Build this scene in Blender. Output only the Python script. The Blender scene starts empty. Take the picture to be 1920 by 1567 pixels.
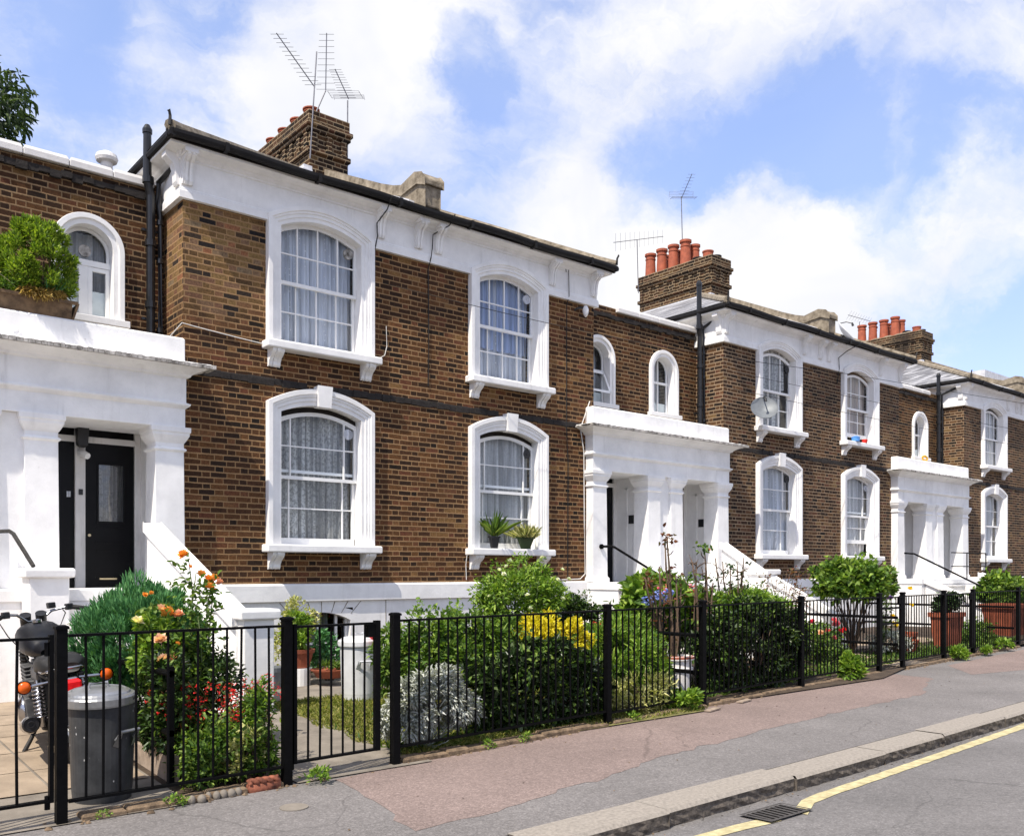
import bpy, math, random
import numpy as np
from mathutils import Vector, Matrix

R = math.radians
sc = bpy.context.scene
col = sc.collection
random.seed(7)
rng = np.random.default_rng(11)

# ------------------------------------------------------------------ camera
cam_d = bpy.data.cameras.new('camera')
cam = bpy.data.objects.new('camera', cam_d)
col.objects.link(cam)
YAW = math.atan2(1694.0, 2022.0)                 # view axis, measured from the facade normal (+Y) towards +X
cam.location = (0, 0, 1.5)
cam.rotation_euler = (R(90), 0, -YAW)
cam_d.sensor_width = 36.0
cam_d.lens = 1694.0 / 1920.0 * 36.0
cam_d.shift_y = 286.5 / 1920.0
cam_d.clip_start = 0.05
cam_d.clip_end = 2000
sc.camera = cam

# ------------------------------------------------------------------ light
SUN = Vector((-0.64, -0.225, 1.0)).normalized()   # direction towards the sun
sun_d = bpy.data.lights.new('sun', 'SUN')
sun = bpy.data.objects.new('sun', sun_d)
col.objects.link(sun)
sun_d.energy = 3.3
sun_d.angle = R(0.5)
sun_d.color = (1.0, 0.92, 0.80)
sun.rotation_euler = SUN.to_track_quat('Z', 'Y').to_euler()
sun.location = (-10, -5, 20)

sc.view_settings.view_transform = 'Standard'
sc.view_settings.look = 'None'
sc.view_settings.exposure = 0.93
sc.view_settings.gamma = 1.0


# ------------------------------------------------------------------ node helpers
class NT:
    def __init__(s, tree):
        s.t = tree

    def n(s, kind, ins=None, **props):
        nd = s.t.nodes.new(kind)
        for k, v in props.items():
            setattr(nd, k, v)
        for k, v in (ins or {}).items():
            s.put(nd.inputs[k], v)
        return nd

    def put(s, sock, v):
        if isinstance(v, bpy.types.NodeSocket):
            s.t.links.new(v, sock)
        elif isinstance(v, (tuple, list)) and len(v) == 3 and sock.type == 'RGBA':
            sock.default_value = (*v, 1)
        else:
            sock.default_value = v

    def m(s, op, a, b=None, c=None, clamp=False):
        nd = s.t.nodes.new('ShaderNodeMath')
        nd.operation = op
        nd.use_clamp = clamp
        for i, v in enumerate((a, b, c)):
            if v is not None:
                s.put(nd.inputs[i], v)
        return nd.outputs[0]

    def noise(s, vec, scale, detail=3.0, rough=0.55, dist=0.0):
        nd = s.n('ShaderNodeTexNoise', {'Scale': scale, 'Detail': detail, 'Roughness': rough, 'Distortion': dist})
        if vec is not None:
            s.put(nd.inputs['Vector'], vec)
        return nd.outputs['Fac']

    def ramp(s, fac, stops, interp='LINEAR'):
        nd = s.t.nodes.new('ShaderNodeValToRGB')
        nd.color_ramp.interpolation = interp
        el = nd.color_ramp.elements
        while len(el) > 1:
            el.remove(el[-1])
        for i, (p, c) in enumerate(stops):
            e = el[0] if i == 0 else el.new(p)
            e.position = p
            e.color = (*c, 1) if len(c) == 3 else c
        s.put(nd.inputs['Fac'], fac)
        return nd.outputs['Color']

    def mix(s, fac, a, b, blend='MIX'):
        nd = s.t.nodes.new('ShaderNodeMix')
        nd.data_type = 'RGBA'
        nd.blend_type = blend
        s.put(nd.inputs['Factor'], fac)
        s.put(nd.inputs[6], a)
        s.put(nd.inputs[7], b)
        return nd.outputs[2]

    def step(s, x, lo, hi):
        nd = s.n('ShaderNodeMapRange', {'Value': x, 'From Min': lo, 'From Max': hi}, interpolation_type='SMOOTHSTEP')
        return nd.outputs['Result']

    def vec(s, x, y, z):
        return s.n('ShaderNodeCombineXYZ', {'X': x, 'Y': y, 'Z': z}).outputs[0]


# ------------------------------------------------------------------ sky: Nishita blue with broken summer cloud
world = bpy.data.worlds.new('World')
sc.world = world
world.use_nodes = True
world.node_tree.nodes.clear()
w = NT(world.node_tree)
sky = w.n('ShaderNodeTexSky', sky_type='NISHITA', sun_disc=False, sun_elevation=math.asin(SUN.z),
          sun_rotation=math.atan2(SUN.x, SUN.y), air_density=1.0, dust_density=0.6, ozone_density=1.6)
wdir = w.n('ShaderNodeTexCoord').outputs['Generated']
wsep = w.n('ShaderNodeSeparateXYZ', {'Vector': wdir})
hz = w.m('MAXIMUM', w.m('ADD', wsep.outputs['Z'], 0.16), 0.05)
cp = w.vec(w.m('DIVIDE', wsep.outputs['X'], hz), w.m('DIVIDE', wsep.outputs['Y'], hz), 0.0)
n1 = w.noise(cp, 1.1, 6.0, 0.56, 0.5)
n2 = w.noise(w.n('ShaderNodeMapping', {'Vector': cp, 'Location': (4.2, 1.7, 0), 'Scale': (0.55, 1.5, 1.0), 'Rotation': (0, 0, R(35))}).outputs[0], 1.6, 7.0, 0.6, 0.8)
cover = w.m('ADD', w.m('MULTIPLY', n1, 0.45), w.m('MULTIPLY', n2, 0.55))
n3 = w.noise(wdir, 5.0, 5.0, 0.6, 0.3)
wob = w.n('ShaderNodeVectorMath', {0: w.n('ShaderNodeTexNoise', {'Vector': wdir, 'Scale': 3.5, 'Detail': 7.0, 'Roughness': 0.62}).outputs['Color'], 1: (0.26, 0.26, 0.26), 2: wdir}, operation='MULTIPLY_ADD').outputs[0]
wob = w.n('ShaderNodeVectorMath', {0: wob, 1: (0.13, 0.13, 0.13)}, operation='SUBTRACT').outputs[0]
wob = w.n('ShaderNodeVectorMath', {0: wob}, operation='NORMALIZE').outputs[0]
# (direction, angular radius in radians, amount) - heaps of cloud and gaps of blue
for (d, rad, amt) in [
        ((0.397, 0.79, 0.467), 0.07, 0.16), ((0.455, 0.745, 0.490), 0.06, 0.20), ((0.34, 0.84, 0.41), 0.09, 0.16),
        ((0.677, 0.646, 0.340), 0.10, 0.18), ((0.837, 0.443, 0.31), 0.12, 0.24),
        ((0.77, 0.55, 0.29), 0.09, 0.16), ((0.875, 0.345, 0.335), 0.06, 0.20), ((0.53, 0.66, 0.52), 0.04, 0.12),
        ((0.62, 0.66, 0.42), 0.14, 0.03), ((0.64, 0.60, 0.48), 0.05, 0.08), ((0.70, 0.52, 0.50), 0.06, 0.08),
        ((0.258, 0.833, 0.489), 0.08, -0.20), ((0.16, 0.86, 0.47), 0.07, -0.18), ((0.545, 0.682, 0.487), 0.035, -0.20),
        ((0.71, 0.569, 0.416), 0.05, -0.20), ((0.765, 0.482, 0.425), 0.06, -0.24), ((0.815, 0.43, 0.400), 0.065, -0.28), ((0.865, 0.36, 0.40), 0.05, -0.20),
        ((0.905, 0.37, 0.22), 0.10, -0.32), ((0.34, 0.80, 0.50), 0.05, -0.10), ((0.42, 0.77, 0.50), 0.03, -0.14), ((0.60, 0.68, 0.45), 0.06, -0.08)]:
    v = Vector(d).normalized()
    dt = w.n('ShaderNodeVectorMath', {0: wob, 1: tuple(v)}, operation='DOT_PRODUCT').outputs['Value']
    k = w.step(dt, math.cos(rad * 1.5), math.cos(rad * 0.25))
    cover = w.m('MULTIPLY_ADD', k, amt, cover)
cover = w.m('MULTIPLY_ADD', w.m('SUBTRACT', n3, 0.5), 0.30, cover)
n4 = w.noise(w.n('ShaderNodeMapping', {'Vector': wob, 'Scale': (0.8, 0.8, 2.0)}).outputs[0], 13.0, 6.0, 0.62, 0.6)
cover = w.m('MULTIPLY_ADD', w.m('SUBTRACT', n4, 0.5), 0.40, cover)
cmask = w.step(cover, 0.28, 0.73)
shade = w.noise(w.n('ShaderNodeMapping', {'Vector': wdir, 'Location': (1.3, 0.2, 0.9)}).outputs[0], 4.0, 5.0, 0.55, 0.4)
ccol = w.ramp(shade, [(0.30, (0.66, 0.69, 0.775)), (0.58, (0.90, 0.885, 0.875))])
bg1 = w.n('ShaderNodeBackground', {'Color': w.mix(1.0, sky.outputs[0], w.ramp(wsep.outputs['Z'], [(0.10, (0.74, 0.69, 0.92)), (0.30, (0.86, 0.86, 1.08)), (0.5, (0.88, 0.94, 1.15))]), 'MULTIPLY'), 'Strength': 0.135})
bg2 = w.n('ShaderNodeBackground', {'Color': ccol, 'Strength': 0.64})
wmix = w.n('ShaderNodeMixShader', {0: w.m('MULTIPLY_ADD', cmask, 0.80, 0.18), 1: bg1.outputs[0], 2: bg2.outputs[0]})
w.n('ShaderNodeOutputWorld', {'Surface': wmix.outputs[0]})


# ------------------------------------------------------------------ materials
def new_mat(name):
    m = bpy.data.materials.new(name)
    m.use_nodes = True
    m.node_tree.nodes.clear()
    t = NT(m.node_tree)
    b = t.n('ShaderNodeBsdfPrincipled')
    o = t.n('ShaderNodeOutputMaterial', {'Surface': b.outputs[0]})
    return m, t, b, o


def pos(t):
    return t.n('ShaderNodeNewGeometry').outputs['Position']


def mat(name, c, rough=0.6, metal=0.0, var=0.12, scale=6.0, bump=0.0, bscale=60.0, spec=0.4, c2=None):
    m, t, b, o = new_mat(name)
    p = pos(t)
    f = t.noise(p, scale, 5.0, 0.6)
    a = tuple(x * (1 - var) for x in c)
    z = c2 or tuple(min(1, x * (1 + var)) for x in c)
    t.put(b.inputs['Base Color'], t.ramp(f, [(0.3, a), (0.7, z)]))
    b.inputs['Roughness'].default_value = rough
    b.inputs['Metallic'].default_value = metal
    b.inputs['Specular IOR Level'].default_value = spec
    if bump:
        bp = t.n('ShaderNodeBump', {'Height': t.noise(p, bscale, 4.0, 0.6), 'Strength': bump, 'Distance': 0.01})
        t.put(b.inputs['Normal'], bp.outputs[0])
    return m


def brick_mat(name, stops, mortar, seed=0.0, soot=0.4, patch=False):
    m, t, b, o = new_mat(name)
    g = t.n('ShaderNodeNewGeometry')
    s = t.n('ShaderNodeSeparateXYZ', {'Vector': g.outputs['Position']})
    ns = t.n('ShaderNodeSeparateXYZ', {'Vector': g.outputs['True Normal']})
    side = t.m('GREATER_THAN', t.m('ABSOLUTE', ns.outputs['X']), 0.6)
    u = t.m('ADD', t.m('MULTIPLY', s.outputs['X'], t.m('SUBTRACT', 1.0, side)), t.m('MULTIPLY', s.outputs['Y'], side))
    wv = t.noise(t.vec(t.m('MULTIPLY', u, 2.2), 0.0, t.m('MULTIPLY', s.outputs['Z'], 9.0)), 1.0, 3.0)
    z = t.m('MULTIPLY_ADD', t.m('SUBTRACT', wv, 0.5), 0.026, s.outputs['Z'])
    rz = t.m('DIVIDE', t.m('ADD', z, 50.0), 0.0755)
    row = t.m('FLOOR', rz)
    fz = t.m('FRACT', rz)
    par = t.m('MODULO', row, 2.0)
    jit = t.n('ShaderNodeTexWhiteNoise', {'Vector': t.vec(row, seed, 3.0)}, noise_dimensions='3D').outputs['Value']
    uu = t.m('ADD', t.m('ADD', u, 60.0 + seed), t.m('MULTIPLY_ADD', par, 0.168, t.m('MULTIPLY', jit, 0.03)))
    wu = t.noise(t.vec(t.m('MULTIPLY', u, 9.0), 5.0, t.m('MULTIPLY', row, 3.1)), 1.0, 2.0)
    uu = t.m('MULTIPLY_ADD', t.m('SUBTRACT', wu, 0.5), 0.06, uu)
    cx = t.m('DIVIDE', uu, 0.336)
    fx = t.m('FRACT', cx)
    head = t.m('GREATER_THAN', fx, 0.665)
    hl = t.m('DIVIDE', t.m('SUBTRACT', fx, 0.665), 0.335)
    sl = t.m('DIVIDE', fx, 0.665)
    a = t.m('ADD', t.m('MULTIPLY', hl, head), t.m('MULTIPLY', sl, t.m('SUBTRACT', 1.0, head)))
    wid = t.m('MULTIPLY_ADD', head, -0.111, 0.2235)
    dx = t.m('MULTIPLY', t.m('MINIMUM', a, t.m('SUBTRACT', 1.0, a)), wid)
    dz = t.m('MULTIPLY', t.m('MINIMUM', fz, t.m('SUBTRACT', 1.0, fz)), 0.0755)
    d = t.m('MINIMUM', t.m('ADD', dx, 0.0030), dz)
    edge = t.noise(g.outputs['Position'], 55.0, 3.0)
    d = t.m('MULTIPLY_ADD', t.m('SUBTRACT', edge, 0.5), 0.012, d)
    face = t.step(d, 0.0042, 0.0125)
    idv = t.vec(t.m('MULTIPLY_ADD', t.m('FLOOR', cx), 2.0, head), row, seed + 1.0)
    wn = t.n('ShaderNodeTexWhiteNoise', {'Vector': idv}, noise_dimensions='3D').outputs['Value']
    low = t.noise(g.outputs['Position'], 0.7, 4.0, 0.6)
    fac = t.m('MULTIPLY_ADD', t.m('SUBTRACT', low, 0.5), 0.7, wn, True)
    bc = t.ramp(fac, stops)
    if patch:   # the top left corner of the nearest house gets yellower, more varied colours
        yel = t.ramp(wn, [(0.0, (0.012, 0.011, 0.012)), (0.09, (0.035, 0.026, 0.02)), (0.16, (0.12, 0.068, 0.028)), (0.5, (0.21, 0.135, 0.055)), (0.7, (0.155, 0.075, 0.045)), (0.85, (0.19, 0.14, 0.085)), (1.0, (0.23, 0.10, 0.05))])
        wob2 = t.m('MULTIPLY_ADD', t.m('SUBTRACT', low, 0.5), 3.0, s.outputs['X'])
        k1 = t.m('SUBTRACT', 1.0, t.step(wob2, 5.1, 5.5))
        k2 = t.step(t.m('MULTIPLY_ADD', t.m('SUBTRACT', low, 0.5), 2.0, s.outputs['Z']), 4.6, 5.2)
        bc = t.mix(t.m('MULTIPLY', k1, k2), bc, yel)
    grain = t.noise(g.outputs['Position'], 38.0, 4.0, 0.7)
    bc = t.mix(1.0, bc, t.ramp(grain, [(0.3, (0.55, 0.52, 0.5)), (0.7, (1.35, 1.3, 1.25))]), 'MULTIPLY')
    mnoise = t.noise(g.outputs['Position'], 3.0, 4.0)
    mc = t.mix(t.step(mnoise, 0.35, 0.7), mortar, tuple(x * 1.35 for x in mortar))
    colr = t.mix(face, mc, bc)
    st = t.noise(t.n('ShaderNodeMapping', {'Vector': g.outputs['Position'], 'Scale': (0.9, 0.9, 0.45)}).outputs[0], 1.0, 5.0, 0.62)
    colr = t.mix(t.m('MULTIPLY', t.step(st, 0.5, 0.78), soot), colr, (0.028, 0.021, 0.017))
    t.put(b.inputs['Base Color'], colr)
    b.inputs['Roughness'].default_value = 0.9
    b.inputs['Specular IOR Level'].default_value = 0.2
    hgt = t.m('ADD', t.m('MULTIPLY', face, -0.35), t.m('MULTIPLY', grain, 0.55))
    bp = t.n('ShaderNodeBump', {'Height': hgt, 'Strength': 0.55, 'Distance': 0.012})
    t.put(b.inputs['Normal'], bp.outputs[0])
    return m


def leaf_mat(name, dark, mid, light, rough=0.55, trans=0.3):
    m, t, b, o = new_mat(name)
    r = t.n('ShaderNodeNewGeometry').outputs['Random Per Island']
    c = t.ramp(r, [(0.0, dark), (0.5, mid), (1.0, light)])
    t.put(b.inputs['Base Color'], c)
    b.inputs['Roughness'].default_value = rough
    b.inputs['Specular IOR Level'].default_value = 0.35
    tr = t.n('ShaderNodeBsdfTranslucent', {'Color': t.mix(1.0, c, (1.5, 1.6, 0.7), 'MULTIPLY')})
    mx = t.n('ShaderNodeMixShader', {0: trans, 1: b.outputs[0], 2: tr.outputs[0]})
    t.put(o.inputs['Surface'], mx.outputs[0])
    return m


def stucco_mat(name, c=(0.85, 0.84, 0.825), dirt=0.42):
    m, t, b, o = new_mat(name)
    p = pos(t)
    f = t.noise(p, 2.2, 6.0, 0.65)
    g = t.noise(t.n('ShaderNodeMapping', {'Vector': p, 'Scale': (6.0, 6.0, 0.8)}).outputs[0], 1.0, 5.0, 0.65)
    base = t.ramp(f, [(0.32, tuple(x * 0.84 for x in c)), (0.62, c)])
    base = t.mix(t.m('MULTIPLY', t.step(g, 0.55, 0.80), dirt), base, (0.40, 0.385, 0.36))
    vo = t.n('ShaderNodeTexNoise', {'Vector': p, 'Scale': 9.0, 'Detail': 2.0, 'Distortion': 1.5}).outputs['Fac']
    crack = t.m('SUBTRACT', 1.0, t.step(t.m('ABSOLUTE', t.m('SUBTRACT', vo, 0.5)), 0.0, 0.006))
    sel = t.step(t.noise(p, 1.3, 3.0), 0.58, 0.66)
    base = t.mix(t.m('MULTIPLY', t.m('MULTIPLY', crack, sel), 0.35), base, (0.25, 0.23, 0.2))
    t.put(b.inputs['Base Color'], base)
    b.inputs['Roughness'].default_value = 0.62
    b.inputs['Specular IOR Level'].default_value = 0.3
    h = t.m('ADD', t.m('MULTIPLY', t.noise(p, 7.0, 4.0), 1.0), t.m('MULTIPLY', t.noise(p, 60.0, 3.0), 0.25))
    bp = t.n('ShaderNodeBump', {'Height': h, 'Strength': 0.22, 'Distance': 0.02})
    t.put(b.inputs['Normal'], bp.outputs[0])
    return m


def asphalt_mat(name, c, spark=0.5):
    m, t, b, o = new_mat(name)
    p = pos(t)
    f = t.noise(p, 0.9, 6.0, 0.65)
    v = t.n('ShaderNodeTexVoronoi', {'Vector': p, 'Scale': 95.0}).outputs['Color']
    vs = t.n('ShaderNodeSeparateColor', {'Color': v}).outputs[0]
    base = t.ramp(f, [(0.3, tuple(x * 0.82 for x in c)), (0.7, tuple(x * 1.12 for x in c))])
    base = t.mix(1.0, base, t.ramp(vs, [(0.0, (1 - spark,) * 3), (0.7, (1.0, 1.0, 1.0)), (1.0, (1 + spark,) * 3)]), 'MULTIPLY')
    fine = t.noise(p, 22.0, 4.0, 0.7)
    base = t.mix(1.0, base, t.ramp(fine, [(0.3, (0.85,) * 3), (0.7, (1.12,) * 3)]), 'MULTIPLY')
    st = t.noise(p, 2.3, 3.0, 0.5, 0.6)
    base = t.mix(t.m('MULTIPLY', t.step(st, 0.66, 0.74), 0.22), base, tuple(x * 0.45 for x in c))
    ce = t.n('ShaderNodeTexVoronoi', {'Vector': t.n('ShaderNodeVectorMath', {0: t.n('ShaderNodeTexNoise', {'Vector': p, 'Scale': 1.7, 'Detail': 4.0}).outputs['Color'], 1: (0.5, 0.5, 0.0), 2: p}, operation='MULTIPLY_ADD').outputs[0], 'Scale': 0.55}, feature='DISTANCE_TO_EDGE').outputs['Distance']
    ck = t.m('MULTIPLY', t.m('SUBTRACT', 1.0, t.step(ce, 0.0, 0.006)), t.step(t.noise(p, 0.6, 2.0), 0.47, 0.55))
    base = t.mix(t.m('MULTIPLY', ck, 0.35), base, tuple(x * 0.25 for x in c))
    gum = t.n('ShaderNodeTexVoronoi', {'Vector': p, 'Scale': 2.6}).outputs['Distance']
    base = t.mix(t.m('MULTIPLY', t.m('SUBTRACT', 1.0, t.step(gum, 0.05, 0.075)), 0.28), base, tuple(x * 0.4 for x in c))
    t.put(b.inputs['Base Color'], base)
    b.inputs['Roughness'].default_value = 0.88
    b.inputs['Specular IOR Level'].default_value = 0.25
    bp = t.n('ShaderNodeBump', {'Height': t.noise(p, 120.0, 2.0), 'Strength': 0.4, 'Distance': 0.006})
    t.put(b.inputs['Normal'], bp.outputs[0])
    return m


def glass_mat(name, tint=(0.9, 0.95, 1.0), refl=0.16):
    m, t, b, o = new_mat(name)
    p = pos(t)
    bp = t.n('ShaderNodeBump', {'Height': t.noise(p, 2.3, 2.0), 'Strength': 0.12, 'Distance': 0.05})
    gl = t.n('ShaderNodeBsdfGlossy', {'Color': (1, 1, 1), 'Roughness': 0.02, 'Normal': bp.outputs[0]})
    tp = t.n('ShaderNodeBsdfTransparent', {'Color': tint})
    bf = t.n('ShaderNodeNewGeometry').outputs['Backfacing']
    fr = t.n('ShaderNodeFresnel', {'IOR': t.m('MULTIPLY_ADD', bf, -0.8333, 1.5)})
    mx = t.n('ShaderNodeMixShader', {0: t.m('ADD', t.m('MULTIPLY', fr.outputs[0], 0.75), refl - 0.05, None, True), 1: tp.outputs[0], 2: gl.outputs[0]})
    t.put(o.inputs['Surface'], mx.outputs[0])
    t.t.nodes.remove(b)
    return m


def cloth_mat(name, c, pattern=0.0, scale=40.0, dots=False):
    m, t, b, o = new_mat(name)
    p = pos(t)
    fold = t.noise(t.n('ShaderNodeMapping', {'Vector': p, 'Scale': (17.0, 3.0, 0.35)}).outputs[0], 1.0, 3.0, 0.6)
    base = t.mix(t.step(fold, 0.36, 0.62), tuple(x * (0.55 - 0.35 * pattern) for x in c), c)  # light and dark of the folds painted into the cloth colour
    if pattern:
        n = t.noise(p, scale, 4.0, 0.65)
        base = t.mix(t.m('MULTIPLY', t.step(n, 0.48, 0.56), pattern), base, tuple(x * 0.25 for x in c))
    if dots:
        v = t.n('ShaderNodeTexVoronoi', {'Vector': p, 'Scale': 13.0, 'Randomness': 0.35}).outputs['Distance']
        base = t.mix(t.m('SUBTRACT', 1.0, t.step(v, 0.10, 0.16)), base, tuple(min(0.9, x * 1.45) for x in c))
    t.put(b.inputs['Base Color'], base)
    b.inputs['Roughness'].default_value = 0.9
    tr = t.n('ShaderNodeBsdfTranslucent', {'Color': base})
    mx = t.n('ShaderNodeMixShader', {0: 0.2, 1: b.outputs[0], 2: tr.outputs[0]})
    t.put(o.inputs['Surface'], mx.outputs[0])
    return m


def slate_mat(name):
    m, t, b, o = new_mat(name)
    p = pos(t)
    g = t.n('ShaderNodeSeparateXYZ', {'Vector': p})
    rz = t.m('MULTIPLY', g.outputs['Z'], 11.0)
    row = t.m('FLOOR', rz)
    u = t.m('MULTIPLY_ADD', t.m('MODULO', row, 2.0), 0.5, t.m('MULTIPLY', t.m('ADD', g.outputs['X'], g.outputs['Y']), 3.6))
    wn = t.n('ShaderNodeTexWhiteNoise', {'Vector': t.vec(t.m('FLOOR', u), row, 0.0)}, noise_dimensions='3D').outputs['Value']
    base = t.ramp(wn, [(0.0, (0.10, 0.10, 0.11)), (0.6, (0.24, 0.24, 0.255)), (1.0, (0.40, 0.40, 0.42))])
    gap = t.m('MINIMUM', t.step(t.m('FRACT', rz), 0.0, 0.25), t.step(t.m('FRACT', u), 0.0, 0.08))
    base = t.mix(gap, (0.03, 0.03, 0.03), base)
    lich = t.step(t.noise(p, 9.0, 5.0, 0.7), 0.55, 0.7)
    base = t.mix(t.m('MULTIPLY', lich, 0.6), base, (0.45, 0.44, 0.40))
    t.put(b.inputs['Base Color'], base)
    b.inputs['Roughness'].default_value = 0.6
    bp = t.n('ShaderNodeBump', {'Height': t.m('ADD', gap, wn), 'Strength': 0.6, 'Distance': 0.02})
    t.put(b.inputs['Normal'], bp.outputs[0])
    return m


BR_STOPS = [(0.0, (0.016, 0.011, 0.008)), (0.06, (0.030, 0.017, 0.011)), (0.28, (0.046, 0.023, 0.012)), (0.54, (0.074, 0.034, 0.016)),
            (0.78, (0.125, 0.058, 0.022)), (0.90, (0.115, 0.043, 0.024)), (1.0, (0.19, 0.107, 0.042))]
M = {}
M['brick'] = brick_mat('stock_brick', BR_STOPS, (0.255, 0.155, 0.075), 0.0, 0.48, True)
M['brick_grey'] = brick_mat('greyer_stock_brick', [(p, (c[0] * 0.85, c[1] * 0.98, c[2] * 1.15)) for p, c in BR_STOPS], (0.265, 0.19, 0.12), 5.0, 0.45)
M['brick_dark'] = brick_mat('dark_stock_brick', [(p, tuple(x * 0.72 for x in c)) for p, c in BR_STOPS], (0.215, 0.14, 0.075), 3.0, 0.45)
M['brick_chim'] = brick_mat('chimney_brick', [(p, (c[0] * 0.6, c[1] * 0.68, c[2] * 0.75)) for p, c in BR_STOPS], (0.24, 0.18, 0.11), 9.0, 0.9)
M['white'] = stucco_mat('white_stucco')
M['white_clean'] = stucco_mat('white_paint', (0.86, 0.85, 0.835), 0.25)
M['white_old_shade'] = stucco_mat('weathered_shade_white', (0.72, 0.70, 0.68), 0.7)  # weathered white; also carries the recess shade painted on door frames
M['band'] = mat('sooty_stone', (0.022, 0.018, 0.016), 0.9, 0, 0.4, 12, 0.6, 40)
M['cornice_edge'] = mat('weathered_edge', (0.20, 0.18, 0.15), 0.9, 0, 0.6, 14, 0.6, 50, c2=(0.60, 0.57, 0.53))
M['sash'] = mat('sash_paint', (0.80, 0.795, 0.78), 0.35, 0, 0.05, 5)
M['glass'] = glass_mat('window_glass', (0.95, 0.98, 1.0), 0.06)
M['glass_dark'] = glass_mat('dark_glass', (0.5, 0.52, 0.55), 0.12)
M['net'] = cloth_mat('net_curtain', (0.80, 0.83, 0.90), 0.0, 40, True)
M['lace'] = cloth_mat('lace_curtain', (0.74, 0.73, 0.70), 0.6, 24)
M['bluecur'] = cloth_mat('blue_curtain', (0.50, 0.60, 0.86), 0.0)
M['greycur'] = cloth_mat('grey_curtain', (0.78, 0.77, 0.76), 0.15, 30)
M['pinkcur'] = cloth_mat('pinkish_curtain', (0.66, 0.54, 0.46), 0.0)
M['frost'] = mat('frosted_pane', (0.60, 0.63, 0.61), 0.5, 0, 0.08, 8)
M['slate'] = slate_mat('roof_slate')
M['lead'] = mat('lead_flashing', (0.62, 0.62, 0.64), 0.55, 0.1, 0.2, 5)
M['gutter'] = mat('black_gutter', (0.010, 0.009, 0.009), 0.55, 0, 0.3, 8, 0.1, 30, 0.2)
M['pipe'] = mat('black_pipe', (0.012, 0.012, 0.013), 0.28, 0, 0.3, 8)
M['coping'] = mat('cement_coping', (0.19, 0.15, 0.10), 0.9, 0, 0.45, 9, 0.6, 35, c2=(0.33, 0.28, 0.21))
M['terra'] = mat('terracotta', (0.33, 0.085, 0.042), 0.75, 0, 0.25, 9, 0.15, 40)
M['terra_pot'] = mat('terracotta_pot', (0.28, 0.075, 0.036), 0.7, 0, 0.3, 7, 0.1, 40)
M['iron'] = mat('black_railing', (0.0035, 0.0035, 0.004), 0.5, 0, 0.3, 20, 0.12, 60, 0.06)
M['iron_old'] = mat('worn_iron', (0.03, 0.028, 0.026), 0.55, 0.3, 0.5, 25, 0.3, 60)
M['door'] = mat('black_door', (0.005, 0.005, 0.006), 0.4, 0, 0.2, 5, spec=0.15)
M['door_grey'] = mat('grey_door', (0.10, 0.10, 0.105), 0.4, 0, 0.2, 5)
M['brass'] = mat('brass', (0.6, 0.5, 0.32), 0.3, 0.9, 0.1, 5)
M['box'] = mat('black_plastic', (0.015, 0.015, 0.017), 0.4, 0, 0.2, 10)
M['zinc'] = mat('galvanised_steel', (0.36, 0.365, 0.37), 0.38, 0.75, 0.25, 7, 0.15, 25)
M['zinc_flecked'] = mat('weathered_zinc', (0.050, 0.051, 0.053), 0.5, 0.2, 0.4, 6, 0.15, 30)
m_, t_, b_, o_ = new_mat('flecked_zinc')
p_ = pos(t_)
fl_ = t_.n('ShaderNodeTexVoronoi', {'Vector': t_.n('ShaderNodeMapping', {'Vector': p_, 'Scale': (1.0, 1.0, 0.6)}).outputs[0], 'Scale': 34.0}).outputs['Distance']
fk_ = t_.m('MULTIPLY', t_.m('SUBTRACT', 1.0, t_.step(fl_, 0.10, 0.2)), t_.step(t_.noise(p_, 7.0, 3.0), 0.5, 0.6))
t_.put(b_.inputs['Base Color'], t_.mix(fk_, t_.ramp(t_.noise(p_, 5.0, 5.0, 0.65), [(0.3, (0.022, 0.023, 0.025)), (0.7, (0.055, 0.057, 0.06))]), (0.5, 0.5, 0.5)))
b_.inputs['Roughness'].default_value = 0.45
b_.inputs['Metallic'].default_value = 0.0
b_.inputs['Specular IOR Level'].default_value = 0.25
M['zinc_dark'] = m_
M['zinc_pale'] = mat('pale_zinc', (0.60, 0.61, 0.62), 0.5, 0.1, 0.12, 5)
M['wood'] = mat('old_planter_wood', (0.115, 0.07, 0.04), 0.85, 0, 0.5, 9, 0.5, 30, c2=(0.22, 0.14, 0.075))
M['board'] = mat('edging_board', (0.30, 0.235, 0.18), 0.85, 0, 0.3, 10, 0.4, 30)
M['soil'] = mat('garden_soil', (0.06, 0.042, 0.028), 0.95, 0, 0.4, 8, 0.9, 30)
M['litter'] = mat('dry_litter', (0.16, 0.112, 0.07), 0.95, 0, 0.6, 15, 0.9, 40)
M['grassbase'] = mat('lawn_ground', (0.14, 0.13, 0.045), 0.95, 0, 0.35, 5, 0.5, 50)
M['concrete'] = mat('old_concrete', (0.20, 0.175, 0.145), 0.9, 0, 0.3, 4, 0.4, 50)
M['slab'] = mat('paving_slab', (0.30, 0.235, 0.17), 0.9, 0, 0.22, 4, 0.3, 50)
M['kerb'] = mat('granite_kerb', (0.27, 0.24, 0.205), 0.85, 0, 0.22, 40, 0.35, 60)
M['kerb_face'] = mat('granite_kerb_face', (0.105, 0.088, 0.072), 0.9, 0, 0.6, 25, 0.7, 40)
M['road'] = asphalt_mat('road_asphalt', (0.165, 0.156, 0.152), 0.22)
M['pave'] = asphalt_mat('pavement_asphalt', (0.185, 0.172, 0.166), 0.25)
M['pave_red'] = asphalt_mat('red_pavement_asphalt', (0.225, 0.172, 0.154), 0.25)
M['yellow'] = mat('yellow_road_paint', (0.42, 0.36, 0.19), 0.75, 0, 0.25, 14, 0.3, 70, c2=(0.58, 0.51, 0.29))
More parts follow.
